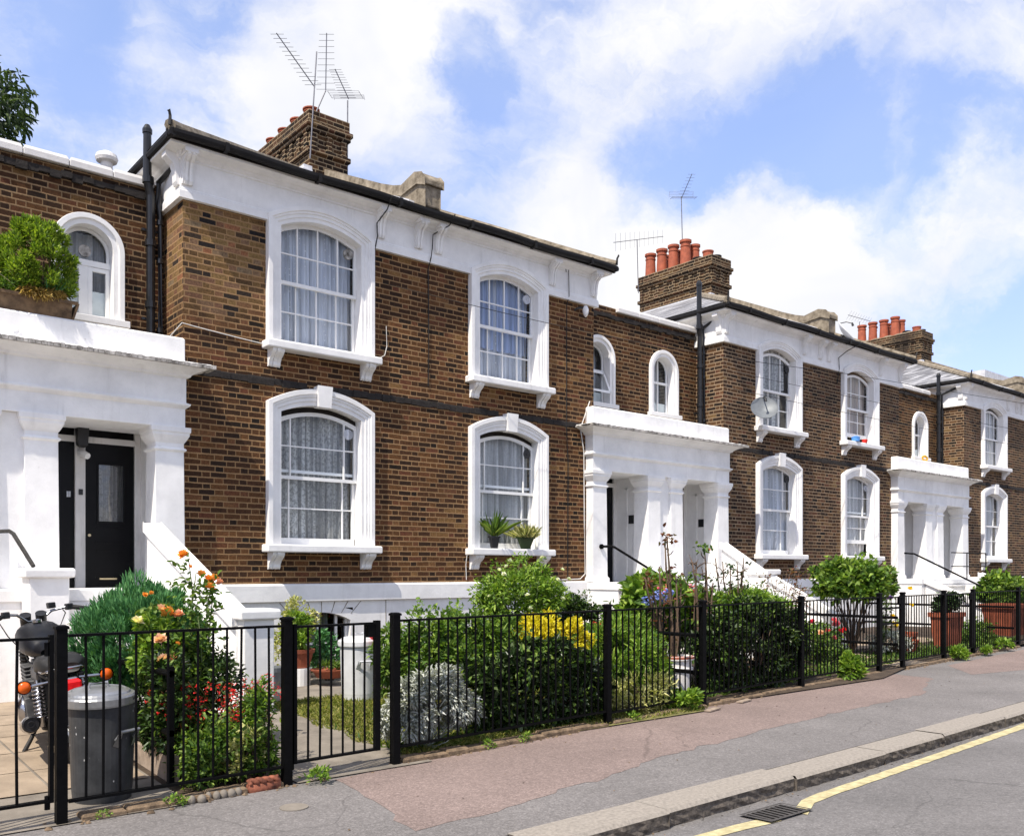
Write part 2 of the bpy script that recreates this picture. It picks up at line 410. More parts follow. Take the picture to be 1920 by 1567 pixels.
M['grate'] = mat('drain_iron', (0.075, 0.068, 0.062), 0.6, 0.3, 0.4, 30, 0.3, 60)
M['alu'] = mat('aerial_aluminium', (0.16, 0.16, 0.18), 0.45, 0.4, 0.2, 10)
M['dish'] = mat('dish_grey', (0.15, 0.165, 0.18), 0.5, 0.1, 0.15, 8)
M['stem'] = mat('woody_stem', (0.10, 0.065, 0.042), 0.85, 0, 0.3, 30, 0.3, 80)
M['stem_pale'] = mat('pale_cane', (0.42, 0.34, 0.22), 0.8, 0, 0.2, 20)
M['stem_green'] = mat('green_stem', (0.07, 0.10, 0.03), 0.7, 0, 0.3, 30)
M['bark'] = mat('tree_bark', (0.09, 0.07, 0.05), 0.9, 0, 0.4, 8, 0.6, 20)
M['wire'] = mat('black_cable', (0.012, 0.012, 0.012), 0.6, 0, 0.1, 5)
M['wire_white'] = mat('white_cable', (0.6, 0.58, 0.55), 0.6, 0, 0.1, 5)
# leaves
M['lf_mid'] = leaf_mat('mid_green_leaf', (0.029, 0.072, 0.01), (0.085, 0.163, 0.026), (0.208, 0.286, 0.052))
M['lf_dark'] = leaf_mat('dark_green_leaf', (0.010, 0.022, 0.006), (0.024, 0.050, 0.012), (0.06, 0.11, 0.03), 0.4, 0.15)
M['lf_laurel'] = leaf_mat('glossy_hedge_leaf', (0.008, 0.018, 0.005), (0.020, 0.042, 0.010), (0.085, 0.12, 0.045), 0.32, 0.12)
M['lf_bright'] = leaf_mat('bright_green_leaf', (0.065, 0.13, 0.016), (0.156, 0.273, 0.033), (0.312, 0.416, 0.065))
M['lf_blue'] = leaf_mat('bluish_needle_leaf', (0.035, 0.12, 0.04), (0.072, 0.216, 0.072), (0.152, 0.336, 0.12), 0.6, 0.15)
M['lf_conifer'] = leaf_mat('conifer_spray', (0.068, 0.128, 0.014), (0.17, 0.272, 0.025), (0.374, 0.476, 0.051))
M['lf_yellow'] = leaf_mat('golden_leaf', (0.36, 0.29, 0.012), (0.60, 0.50, 0.02), (0.74, 0.66, 0.05), 0.6, 0.3)
M['lf_silver'] = leaf_mat('silver_leaf', (0.22, 0.24, 0.21), (0.42, 0.44, 0.41), (0.62, 0.63, 0.61), 0.8, 0.15)
M['lf_vari'] = leaf_mat('variegated_leaf', (0.22, 0.264, 0.066), (0.462, 0.462, 0.176), (0.682, 0.638, 0.33))
M['lf_red'] = leaf_mat('reddish_leaf', (0.09, 0.028, 0.012), (0.17, 0.06, 0.025), (0.10, 0.12, 0.03))
M['lf_dry'] = leaf_mat('dry_leaf', (0.25, 0.15, 0.05), (0.44, 0.30, 0.10), (0.60, 0.45, 0.2))
M['lf_tree'] = leaf_mat('tree_leaf', (0.012, 0.028, 0.010), (0.035, 0.062, 0.020), (0.075, 0.12, 0.035))
M['grass'] = leaf_mat('grass_blade', (0.10, 0.14, 0.02), (0.22, 0.25, 0.05), (0.42, 0.38, 0.14), 0.7, 0.3)
for nm, c in [('pt_orange', (0.85, 0.36, 0.06)), ('pt_peach', (0.85, 0.54, 0.38)), ('pt_salmon', (0.82, 0.40, 0.28)), ('pt_cream', (0.85, 0.75, 0.52)), ('pt_white', (0.82, 0.82, 0.74)),
              ('pt_pink', (0.80, 0.16, 0.26)), ('pt_rose', (0.85, 0.045, 0.10)), ('pt_blue', (0.22, 0.28, 0.72)), ('pt_red', (0.75, 0.02, 0.025)),
              ('pt_yellow', (0.85, 0.62, 0.02)), ('pt_violet', (0.28, 0.10, 0.60))]:
    M[nm] = leaf_mat(nm + '_petal', tuple(x * 0.75 for x in c), c, tuple(min(0.92, x * 1.15 + 0.03) for x in c), 0.6, 0.3)


# ------------------------------------------------------------------ mesh helpers
class MB:
    def __init__(s):
        s.v, s.f = [], []

    def add(s, vs, fs):
        o = len(s.v)
        s.v += [tuple(p) for p in vs]
        s.f += [tuple(i + o for i in f) for f in fs]
        return s

    def box(s, x0, x1, y0, y1, z0, z1):
        return s.add([(x0, y0, z0), (x1, y0, z0), (x1, y1, z0), (x0, y1, z0), (x0, y0, z1), (x1, y0, z1), (x1, y1, z1), (x0, y1, z1)],
                     [(0, 3, 2, 1), (4, 5, 6, 7), (0, 1, 5, 4), (1, 2, 6, 5), (2, 3, 7, 6), (3, 0, 4, 7)])

    def quad(s, *p):
        return s.add(p, [tuple(range(len(p)))])

    def mould(s, x0, x1, y0, y1, prof, cap=True):
        """loft of rectangles; prof = [(overhang, z), ...] from bottom to top"""
        vs, fs = [], []
        for o, z in prof:
            vs += [(x0 - o, y0 - o, z), (x1 + o, y0 - o, z), (x1 + o, y1 + o, z), (x0 - o, y1 + o, z)]
        for k in range(len(prof) - 1):
            for i in range(4):
                j = (i + 1) % 4
                fs.append((4 * k + i, 4 * k + j, 4 * k + 4 + j, 4 * k + 4 + i))
        if cap:
            fs.append((3, 2, 1, 0))
            n = 4 * (len(prof) - 1)
            fs.append((n, n + 1, n + 2, n + 3))
        return s.add(vs, fs)

    def tube(s, pts, r, n=8, cap=True):
        pts = [Vector(p) for p in pts]
        rs = r if isinstance(r, (list, tuple)) else [r] * len(pts)
        vs, fs = [], []
        up0 = None
        for i, p in enumerate(pts):
            d = (pts[min(i + 1, len(pts) - 1)] - pts[max(i - 1, 0)]).normalized()
            if up0 is None:
                up0 = Vector((0, 0, 1)) if abs(d.z) < 0.9 else Vector((1, 0, 0))
            a = d.cross(up0)
            if a.length < 1e-4:
                a = d.cross(Vector((0, 1, 0)))
            a.normalize()
            b = d.cross(a).normalized()
            up0 = -b if False else up0
            for k in range(n):
                t = 2 * math.pi * k / n
                vs.append(p + (a * math.cos(t) + b * math.sin(t)) * rs[i])
        for i in range(len(pts) - 1):
            for k in range(n):
                j = (k + 1) % n
                fs.append((i * n + k, i * n + j, i * n + n + j, i * n + n + k))
        if cap:
            fs.append(tuple(range(n - 1, -1, -1)))
            fs.append(tuple((len(pts) - 1) * n + k for k in range(n)))
        return s.add(vs, fs)

    def lathe(s, c, prof, n=24, axis='Z', cap=True):
        vs, fs = [], []
        for r, h in prof:
            for k in range(n):
                t = 2 * math.pi * k / n
                a, b = r * math.cos(t), r * math.sin(t)
                q = {'Z': (a, b, h), 'Y': (a, h, b), 'X': (h, a, b)}[axis]
                vs.append((c[0] + q[0], c[1] + q[1], c[2] + q[2]))
        for i in range(len(prof) - 1):
            for k in range(n):
                j = (k + 1) % n
                fs.append((i * n + k, i * n + j, i * n + n + j, i * n + n + k))
        if cap:
            fs.append(tuple(range(n - 1, -1, -1)))
            fs.append(tuple((len(prof) - 1) * n + k for k in range(n)))
        return s.add(vs, fs)

    def prism(s, poly, axis, a, b):
        """poly in the two other axes (x,y,z order), extruded from a to b along axis"""
        def P(p, t):
            return {'X': (t, p[0], p[1]), 'Y': (p[0], t, p[1]), 'Z': (p[0], p[1], t)}[axis]
        n = len(poly)
        vs = [P(p, a) for p in poly] + [P(p, b) for p in poly]
        fs = [tuple(range(n)), tuple(range(2 * n - 1, n - 1, -1))]
        fs += [(i, (i + 1) % n, n + (i + 1) % n, n + i) for i in range(n)]
        return s.add(vs, fs)

    def wall_y(s, y, x0, x1, z0, z1, holes=()):
        xs = sorted({x0, x1, *[h[0] for h in holes], *[h[1] for h in holes]})
        zs = sorted({z0, z1, *[h[2] for h in holes], *[h[3] for h in holes]})
        xs = [x for x in xs if x0 <= x <= x1]
        zs = [z for z in zs if z0 <= z <= z1]
        for i in range(len(xs) - 1):
            for k in range(len(zs) - 1):
                cx, cz = (xs[i] + xs[i + 1]) / 2, (zs[k] + zs[k + 1]) / 2
                if any(h[0] < cx < h[1] and h[2] < cz < h[3] for h in holes):
                    continue
                s.quad((xs[i], y, zs[k]), (xs[i + 1], y, zs[k]), (xs[i + 1], y, zs[k + 1]), (xs[i], y, zs[k + 1]))
        return s


def ob(name, mb, m, parent=None, smooth=False, bevel=0.0, seg=2):
    me = bpy.data.meshes.new(name)
    me.from_pydata(mb.v, [], mb.f)
    me.update()
    return finish(name, me, m, parent, smooth, bevel, seg)


def finish(name, me, m, parent=None, smooth=False, bevel=0.0, seg=2):
    o = bpy.data.objects.new(name, me)
    col.objects.link(o)
    me.materials.append(m)
    if smooth:
        me.polygons.foreach_set('use_smooth', [True] * len(me.polygons))
    if bevel:
        bv = o.modifiers.new('bevel', 'BEVEL')
        bv.width = bevel
        bv.segments = seg
        bv.limit_method = 'ANGLE'
        bv.angle_limit = R(40)
    if parent:
        o.parent = parent
        o.matrix_parent_inverse = chain(parent).inverted()
    return o


def chain(o):
    mm = Matrix.Translation(o.location)
    return mm if o.parent is None else chain(o.parent) @ o.matrix_parent_inverse @ mm


def thing(name, label, cat, loc=(0, 0, 0), group=None):
    o = bpy.data.objects.new(name, None)
    col.objects.link(o)
    o.location = loc
    o.empty_display_size = 0.2
    return tag(o, label, cat, group)


def tag(o, label, cat, group=None):
    o['label'] = label
    o['category'] = cat
    if group:
        o['group'] = group
    return o


def kind(o, k):
    o['kind'] = k
    return o


def dup(root, loc, label=None):
    r = root.copy()
    col.objects.link(r)
    r.location = loc
    if label:
        r['label'] = label
    for ch in root.children:
        c = ch.copy()
        col.objects.link(c)
        c.parent = r
        for g in ch.children:
            d = g.copy()
            col.objects.link(d)
            d.parent = c
    return r


def arch_pts(cx, half, spring, rise, n=16, semi=False):
    out = []
    for i in range(n + 1):
        t = -1 + 2 * i / n
        if semi:
            a = math.pi * (1 - i / n)
            out.append((cx + half * math.cos(a), spring + rise * math.sin(a)))
        else:
            out.append((cx + half * t, spring + rise * (1 - t * t)))
    return out


def open_path(cx, half, zb, spring, rise, semi=False):
    return [(cx - half, zb)] + arch_pts(cx, half, spring, rise, 20 if semi else 16, semi) + [(cx + half, zb)]


def loft_path(mb, rings):
    """rings: list of (path [(x,z)], y)"""
    n = len(rings[0][0])
    o = len(mb.v)
    for path, y in rings:
        mb.v += [(x, y, z) for x, z in path]
    for k in range(len(rings) - 1):
        for i in range(n - 1):
            mb.f.append((o + k * n + i, o + k * n + i + 1, o + (k + 1) * n + i + 1, o + (k + 1) * n + i))
    return mb


def lerp_path(a, b, t):
    return [(p[0] * (1 - t) + q[0] * t, p[1] * (1 - t) + q[1] * t) for p, q in zip(a, b)]


# ------------------------------------------------------------------ ground
def poly_sheet(name, pts, m, z=0.0, h=0.0, label=None, cat=None):
    mb = MB()
    if h:
        mb.prism([(p[0], p[1]) for p in pts], 'Z', z - h, z)
    else:
        mb.quad(*[(p[0], p[1], z) for p in pts])
    return ob(name, mb, m)


FP = [(-8, 5.55), (1.39, 5.82), (2.86, 5.875), (3.79, 5.93), (6.345, 6.13), (8.0, 6.28), (10.25, 6.48), (12.6, 6.68), (13.42, 6.74), (15.1, 6.88), (16.55, 7.03), (19.05, 7.23), (32, 8.3)]


def FR(x):
    """line of the front railing"""
    return float(np.interp(x, [p[0] for p in FP], [p[1] for p in FP]))


FY = FR


kind(poly_sheet('ground', [(-600, -600), (600, -600), (600, 900), (-600, 900)], M['soil'], -0.30), 'structure')


def KY(x):
    """outer edge of the kerb"""
    return 3.66 + 0.008 * x + 0.0022 * max(0, x - 2) ** 2


XS = [-14, -8, -4, -2, 0, 1, 2, 3, 4, 5, 6, 7, 8, 9, 10, 12, 14, 17, 20, 25, 32, 45]
mb = MB()
for a, b in zip(XS, XS[1:]):
    mb.quad((a, -14, -0.06), (b, -14, -0.06), (b, KY(b) - 2.2, -0.06), (a, KY(a) - 2.2, -0.06))
    mb.quad((a, KY(a) - 2.2, -0.06), (b, KY(b) - 2.2, -0.06), (b, KY(b) + 0.05, -0.115), (a, KY(a) + 0.05, -0.115))
kind(ob('road', mb, M['road']), 'structure')
mb = MB()
for a, b in zip(XS, XS[1:]):
    mb.quad((a, KY(a) + 0.26, 0), (b, KY(b) + 0.26, 0), (b, FR(b) + 0.08, 0), (a, FR(a) + 0.08, 0))
kind(ob('pavement', mb, M['pave']), 'structure')
RED = [(3.19, 5.80), (3.10, 5.11), (2.92, 4.35), (3.4, 4.36), (3.9, 4.46), (5.2, 4.69), (5.3, 4.76), (6.3, 4.90), (6.4, 4.86), (7.4, 5.02), (9.1, 5.14), (10.9, 5.22), (11.5, 5.5), (12.6, 5.9), (12.7, 6.48)]
rw = random.Random(8)


def wobbly(pts, amp=0.02, step=0.12):
    out = []
    for p, q in zip(pts, pts[1:]):
        n = max(1, int(math.dist(p, q) / step))
        out += [(p[0] + (q[0] - p[0]) * k / n + rw.gauss(0, amp) * (k > 0), p[1] + (q[1] - p[1]) * k / n + rw.gauss(0, amp) * (k > 0)) for k in range(n)]
    return out + [pts[-1]]


RED = wobbly(RED)
top = [(x, FY(x) - 0.02) for x in (12.3, 11, 9, 7, 5, 4.2)]
kind(poly_sheet('pavement_patch', RED + top, M['pave_red'], 0.002), 'structure')
kind(poly_sheet('pavement_patch', [(13.5, 5.75), (17.5, 5.0), (30, 5.3), (30, 7.3), (19, 7.0), (14.5, 6.55)], M['pave_red'], 0.002), 'structure')
# kerb: granite blocks with joints
kb, kf = MB(), MB()
x = -8.0
rk = random.Random(3)
while x < 30:
    ln = rk.uniform(0.85, 1.5)
    a, b = x + 0.006, x + ln - 0.006
    h = rk.uniform(-0.006, 0.006)
    o = rk.uniform(-0.012, 0.012)
    ya, yb = KY(a) + o, KY(b) + o
    kb.add([(a, ya + 0.018, h), (b, yb + 0.018, h), (b, yb + 0.285, h), (a, ya + 0.285, h), (a, ya - 0.002, h - 0.022), (b, yb - 0.002, h - 0.022), (a, ya + 0.285, -0.2), (b, yb + 0.285, -0.2)],
           [(0, 1, 2, 3), (4, 5, 1, 0), (3, 2, 7, 6)])
    n = max(3, int(ln / 0.07))
    for k in range(n):
        for q in range(2):
            pass
    o0 = len(kf.v)
    rows = 4
    for r_ in range(rows + 1):
        for k in range(n + 1):
            t = k / n
            xx = a + (b - a) * t
            j = 0 if r_ == 0 else rk.uniform(-0.010, 0.010)
            kf.v.append((xx, KY(xx) + o - 0.002 + j + 0.003 * r_, h - 0.022 - r_ * 0.028))
    for r_ in range(rows):
        for k in range(n):
            i = o0 + r_ * (n + 1) + k
            kf.f.append((i, i + 1, i + n + 2, i + n + 1))
    for xx, yy in ((a, ya), (b, yb)):
        kf.quad((xx, yy, h - 0.02), (xx, yy + 0.28, h), (xx, yy + 0.28, -0.2), (xx, yy, -0.2))
    x += ln
kerb = kind(ob('kerb', kb, M['kerb']), 'structure')
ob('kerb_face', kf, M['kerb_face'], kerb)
# yellow line: bends round the drain
YL = [(-6, 3.24), (0, 3.30), (3.0, 3.38), (4.4, 3.44), (4.75, 3.42), (5.05, 3.385)]
YL2 = [(5.30, 3.36), (5.46, 3.43), (5.62, 3.50), (5.9, 3.535), (6.6, 3.57), (7.8, 3.64), (10, 3.77), (14, 4.15), (20, 4.5), (30, 5.4)]


def road_z(x, y):
    t = (y - (KY(x) - 2.2)) / 2.25
    return -0.06 - 0.055 * min(1, max(0, t))


mb = MB()
for L_ in (YL, YL2):
    for p, q in zip(L_, L_[1:]):
        n = max(1, int((q[0] - p[0]) / 0.12)) if q[0] < 14 else 1
        for k in range(n):
            t0, t1 = k / n, (k + 1) / n
            P = [(p[0] + (q[0] - p[0]) * t, p[1] + (q[1] - p[1]) * t) for t in (t0, t1)]
            w0, w1 = [0.055 + 0.004 * math.sin(31 * P_[0]) for P_ in P]
            mb.quad((P[0][0], P[0][1] - w0, road_z(P[0][0], P[0][1] - w0) + 0.004), (P[1][0], P[1][1] - w1, road_z(P[1][0], P[1][1] - w1) + 0.004),
                    (P[1][0], P[1][1] + w1, road_z(P[1][0], P[1][1] + w1) + 0.004), (P[0][0], P[0][1] + w0, road_z(P[0][0], P[0][1] + w0) + 0.004))
kind(ob('yellow_line', mb, M['yellow']), 'structure')
# garden ground, paths, lawn
def GZ(y):
    return 0.004 + 0.116 * min(1, max(0, (y - 6.0) / 2.5))


mb = MB()
for a, b in zip(XS, XS[1:]):
    ys = lambda x: [FY(x) + 0.07, 6.3 + (0.9 if x > 12 else 0), 8.5, 12.2]
    A, B = ys(a), ys(b)
    for k in range(3):
        mb.quad((a, A[k], GZ(A[k]) - (0.012 if k == 0 else 0)), (b, B[k], GZ(B[k]) - (0.012 if k == 0 else 0)), (b, B[k + 1], GZ(B[k + 1])), (a, A[k + 1], GZ(A[k + 1])))
kind(ob('garden_ground', mb, M['soil']), 'structure')


def gsheet(name, x0, x1, y0, y1, m, dz=0.006, k='structure'):
    mb = MB()
    ys = sorted({y0, y1, *[y for y in (6.3, 8.5) if y0 < y < y1]})
    for a, b in zip(ys, ys[1:]):
        mb.quad((x0, a, GZ(a) + dz), (x1, a, GZ(a) + dz), (x1, b, GZ(b) + dz), (x0, b, GZ(b) + dz))
    return kind(ob(name, mb, m), k)


gsheet('garden_path', 2.93, 4.08, 5.84, 8.75, M['concrete'])
gsheet('garden_path', 2.3, 7.9, 8.76, 10.55, M['concrete'])
gsheet('lawn', 4.10, 7.8, 6.05, 8.74, M['grassbase'], 0.008)
gsheet('lawn', 6.6, 7.8, 8.76, 9.5, M['grassbase'], 0.012)
gsheet('paved_yard', -6, 2.16, 5.78, 10.5, M['concrete'], 0.004)
sl = MB()
rs = random.Random(5)
for i, x in enumerate(np.arange(-2.2, 1.9, 0.62)):
    for y in np.arange(6.55, 10.3, 0.62):
        dz = rs.uniform(0, 0.006)
        a, b, c, d = x + 0.008, min(x + 0.612, 2.15), y + 0.008, y + 0.612
        sl.add([(a, c, GZ(c) + 0.012 + dz), (b, c, GZ(c) + 0.012), (b, d, GZ(d) + 0.012), (a, d, GZ(d) + 0.012 + dz)], [(0, 1, 2, 3)])
kind(ob('paving_slabs', sl, M['slab']), 'structure')
gsheet('garden_path', 13.35, 14.3, 6.75, 9.2, M['slab'], 0.01)
gsheet('garden_path', 12.2, 15.3, 9.21, 10.6, M['slab'], 0.01)
gsheet('garden_path', 10.9, 12.19, 7.9, 10.5, M['slab'], 0.01)
gsheet('garden_path', 14.9, 18.5, 8.3, 9.2, M['slab'], 0.01)
# strip of litter and rubble along the foot of the railing
mb = MB()
rl = random.Random(12)
for k in range(900):
    x = rl.uniform(1.3, 19)
    if 2.95 < x < 3.7 and rl.random() < 0.7:
        continue
    y = FY(x) + rl.gauss(0.0, 0.055)
    r_ = rl.uniform(0.006, 0.022) * (1 if rl.random() < 0.93 else 2.2)
    a = rl.uniform(0, 3.1)
    c_, s_ = math.cos(a) * r_, math.sin(a) * r_
    h = r_ * rl.uniform(0.4, 0.9)
    z0 = 0.003
    mb.add([(x - c_, y - s_, z0), (x + s_, y - c_, z0), (x + c_, y + s_, z0), (x - s_, y + c_, z0), (x - c_ * .4, y - s_ * .4, z0 + h), (x + c_ * .5, y + s_ * .4, z0 + h * .8)],
           [(0, 1, 4), (1, 2, 5), (1, 5, 4), (2, 3, 5), (3, 4, 5), (3, 0, 4)])
for k in range(420):
    x = rl.uniform(1.5, 18)
    near = rl.random() < 0.6
    y = KY(x) - abs(rl.gauss(0.02, 0.05)) if near else rl.uniform(KY(x) + 0.3, FR(x))
    z0 = -0.112 if near else 0.004
    r_ = rl.uniform(0.005, 0.014)
    a = rl.uniform(0, 3.1)
    c_, s_ = math.cos(a) * r_, math.sin(a) * r_
    mb.add([(x - c_, y - s_, z0), (x + s_ * .6, y - c_ * .6, z0), (x + c_, y + s_, z0 + r_ * .3), (x - s_ * .6, y + c_ * .6, z0 + r_ * .5)], [(0, 1, 2, 3)])
kind(ob('rubble', mb, M['litter']), 'stuff')
mb = MB()
for x0, x1 in ((1.5, 2.82), (3.85, 6.3), (6.4, 8.0), (8.1, 10.2), (10.3, 12.5), (13.5, 15.1), (15.2, 19)):
    xs_ = np.linspace(x0, x1, max(3, int((x1 - x0) / 0.2)))
    for a, b in zip(xs_, xs_[1:]):
        h = 0.035 + 0.02 * rl.random()
        mb.mould(a, b - 0.01, FY(a) - 0.035 - 0.02 * rl.random(), FY(a) + 0.10, [(0.0, -0.05), (0.0, h * 0.7), (-0.012, h)])
kind(ob('railing_footing', mb, M['litter']), 'structure')


# ------------------------------------------------------------------ windows
def curtain_sheet(x0, x1, z0, z1, y, amp=0.03, waves=9, n=72, seed=0):
    mb = MB()
    r = random.Random(seed)
    ph = [r.uniform(0, 6) for _ in range(4)]
    zs = [z0, (z0 + z1) / 2, z1]
    for zi, z in enumerate(zs):
        for i in range(n + 1):
            t = i / n
            yy = y + amp * (math.sin(t * waves * 6.283 + ph[0] + zi * 0.3) + 0.6 * math.sin(t * waves * 2.3 * 6.283 + ph[1]) + 0.7 * math.sin(t * 2.1 * 6.283 + ph[2]))
            mb.v.append((x0 + (x1 - x0) * t, yy, z))
    for k in range(2):
        for i in range(n):
            a = k * (n + 1) + i
            mb.f.append((a, a + 1, a + n + 2, a + n + 1))
    return mb


def big_window(house, cx, low, spec, yw=11.4):
    zb, si, ri, so, ro = (1.86, 3.655, 0.135, 3.78, 0.235) if low else (4.58, 6.17, 0.155, 6.275, 0.25)
    yf = yw - 0.085
    wi, wo = 0.62, 0.82
    I, O = open_path(cx, wi, zb, si, ri), open_path(cx, wo, zb, so, ro)
    mb = MB()
    L_ = lambda t: lerp_path(I, O, t)
    loft_path(mb, [(I, yw + 0.15), (I, yf + 0.035), (L_(0.26), yf + 0.035), (L_(0.29), yf + 0.02), (L_(0.5), yf + 0.02), (L_(0.53), yf + 0.006),
                   (L_(0.66), yf + 0.006), (L_(0.70), yf - 0.012), (L_(0.98), yf - 0.012), (O, yf - 0.004), (O, yw + 0.01)])
    W = ob('window', mb, M['white_clean'], house)
    # sill
    mb = MB().mould(cx - wo - 0.055, cx + wo + 0.055, yf - 0.125, yw + 0.14, [(-0.012, zb - 0.11), (0.0, zb - 0.10), (0.0, zb - 0.018), (-0.012, zb - 0.004)])
    ob('sill', mb, M['white'], W, bevel=0.006)
    # scroll brackets under the sill
    prof = [(yw + 0.01, zb - 0.108), (yw + 0.01, zb - 0.33), (yf + 0.055, zb - 0.335), (yf + 0.035, zb - 0.31), (yf + 0.03, zb - 0.27), (yf - 0.005, zb - 0.22), (yf - 0.05, zb - 0.19), (yf - 0.085, zb - 0.16), (yf - 0.1, zb - 0.135), (yf - 0.1, zb - 0.108)]
    for xb in (cx - wo + 0.025, cx + wo - 0.195):
        mb = MB()
        for k in range(3):
            mb.prism([(p[0] + (0.010 if k != 1 and p[0] < yw else 0), p[1]) for p in prof], 'X', xb + k * 0.0575, xb + k * 0.0575 + 0.052)
        mb.prism([(p[0] + (0.022 if p[0] < yw else 0), p[1]) for p in prof], 'X', xb + 0.004, xb + 0.166)
        ob('sill_bracket', mb, M['white_clean'], W, bevel=0.004, seg=1)
    if low:
        zt = so + ro
        mb = MB().prism([(cx - 0.088, zt - 0.245), (cx + 0.088, zt - 0.245), (cx + 0.112, zt + 0.04), (cx - 0.112, zt + 0.04)], 'Y', yf - 0.045, yw + 0.02)
        ob('keystone', mb, M['white_clean'], W, bevel=0.006)
    # sashes
    yg = yw + 0.09
    drop = 0.075 if spec.get('gap') else 0.0
    zm = zb + (si + ri - drop - zb) * spec.get('meet', 0.5)
    ar = lambda x, d=0.0: si - drop - d + (ri) * (1 - min(1, ((x - cx) / wi) ** 2))
    mb = MB()
    Io = open_path(cx, wi - 0.002, zm, si - drop, ri)
    Ii = open_path(cx, wi - 0.045, zm, si - drop - 0.05, ri)
    loft_path(mb, [(Io, yg - 0.005), (Io, yg), (Ii, yg), (Ii, yg + 0.035)])
    mb.box(cx - wi + 0.003, cx + wi - 0.003, yg - 0.004, yg + 0.04, zm - 0.025, zm + 0.022)
    xl, xr = cx - wi + 0.04, cx + wi - 0.04
    for f in spec['cols']:
        x = xl + (xr - xl) * f
        mb.box(x - 0.010, x + 0.010, yg + 0.002, yg + 0.03, zm, ar(x, 0.02))
    for f in spec.get('urows', (0.5,)):
        z = zm + (si - drop + ri * 0.5 - zm) * f
        mb.box(xl, xr, yg + 0.004, yg + 0.028, z - 0.009, z + 0.009)
    ob('upper_sash', mb, M['sash'], W)
    yl = yg + 0.045
    lift = spec.get('lift', 0.0)
    mb = MB()
    b0 = zb + lift
    z1 = zm + lift * 0.0
    for x in (cx - wi + 0.02, cx + wi - 0.02 - 0.03):
        mb.box(x, x + 0.045, yl, yl + 0.04, b0 + 0.09, z1 + 0.02)
    mb.box(cx - wi + 0.02, cx + wi - 0.02, yl - 0.004, yl + 0.04, b0 + 0.005, b0 + 0.095)
    for f in spec['cols']:
        x = xl + (xr - xl) * f
        mb.box(x - 0.010, x + 0.010, yl + 0.004, yl + 0.03, b0 + 0.09, z1)
    for f in spec.get('lrows', (0.5,)):
        z = b0 + 0.09 + (z1 - b0 - 0.09) * f
        mb.box(xl, xr, yl + 0.006, yl + 0.03, z - 0.009, z + 0.009)
    if spec.get('ghost'):
        mb.box(xl, xr, yl + 0.0, yl + 0.035, z1 + 0.07, z1 + 0.11)
    ob('lower_sash', mb, M['sash'], W)
    # glass
    mb = MB()
    pts = open_path(cx, wi - 0.003, zm, si - drop, ri)
    mb.quad(*[(x, yg + 0.02, z) for x, z in pts])
    mb.quad((cx - wi + 0.02, yl + 0.02, b0), (cx + wi - 0.02, yl + 0.02, b0), (cx + wi - 0.02, yl + 0.02, zm), (cx - wi + 0.02, yl + 0.02, zm))
    ob('pane', mb, M['glass'], W)
    if drop:
        mb = MB()
        a, b = arch_pts(cx, wi, si - drop, ri), arch_pts(cx, wi, si + 0.01, ri)
        loft_path(mb, [(a, yg + 0.03), (b, yg + 0.03)])
        ob('blind_box', mb, M[spec['gap']], W)
    # curtains
    for i, (f0, f1, g0, mt, wav) in enumerate(spec['curt']):
        x0, x1 = cx - wi + 2 * wi * f0, cx - wi + 2 * wi * f1
        z0 = zb + (si + ri - zb) * g0
        ob('curtain', curtain_sheet(x0, x1, z0, si + ri, yl + 0.105 + 0.05 * i, 0.034, wav, seed=int(cx * 10) + i), M[mt], W, smooth=True)
    if spec.get('vent'):
        vm = spec['vent']
        x, z = cx + wi - 0.135, ar(cx + wi - 0.13) - 0.17
        mb = MB().lathe((x, yg - 0.004, z), [(0.075, 0.0), (0.075, 0.03)], 20, 'Y')
        mb.lathe((x, yg - 0.012, z), [(0.02, 0.0), (0.02, 0.02)], 10, 'Y')
        ob('vent', mb, M[vm], W)
    return W


C4 = (0.23, 0.5, 0.77)
C3 = (0.333, 0.667)
MG = (0.14, 0.86)
MB()
SPECS = {
    'a_up': dict(cols=C4, curt=[(0, 1, 0, 'net', 8)], vent='cornice_edge'),
    'b_up': dict(cols=C4, curt=[(0, 1, 0.32, 'bluecur', 11), (0, 1, 0, 'net', 9)], vent='net'),
    'a_low': dict(cols=MG, curt=[(0, 1, 0, 'lace', 9)], gap='band', ghost=True, vent='net'),
    'b_low': dict(cols=MG, curt=[(0, 1, 0, 'greycur', 13)], gap='band', ghost=True, vent='box'),
    'c_up': dict(cols=(0.36, 0.70), urows=(), curt=[(0, 0.8, 0.0, 'lace', 8), (0, 1, 0.55, 'lace', 9)], gap='lace', vent='box'),
    'd_up': dict(cols=C3, curt=[(0, 1, 0.1, 'pinkcur', 7)], gap='wood', lift=0.16),
    'c_low': dict(cols=(0.78,), curt=[(0, 1, 0, 'net', 8)], vent='box'),
    'd_low': dict(cols=(0.80,), curt=[(0, 1, 0, 'greycur', 7)], ghost=True, lift=0.30, vent='net'),
    'e_up': dict(cols=C4, curt=[(0, 1, 0, 'greycur', 8)], gap='box'),
    'e_low': dict(cols=(0.72,), curt=[(0, 0.3, 0, 'pinkcur', 4), (0.55, 1, 0, 'net', 4)]),
}

HL = 7.31


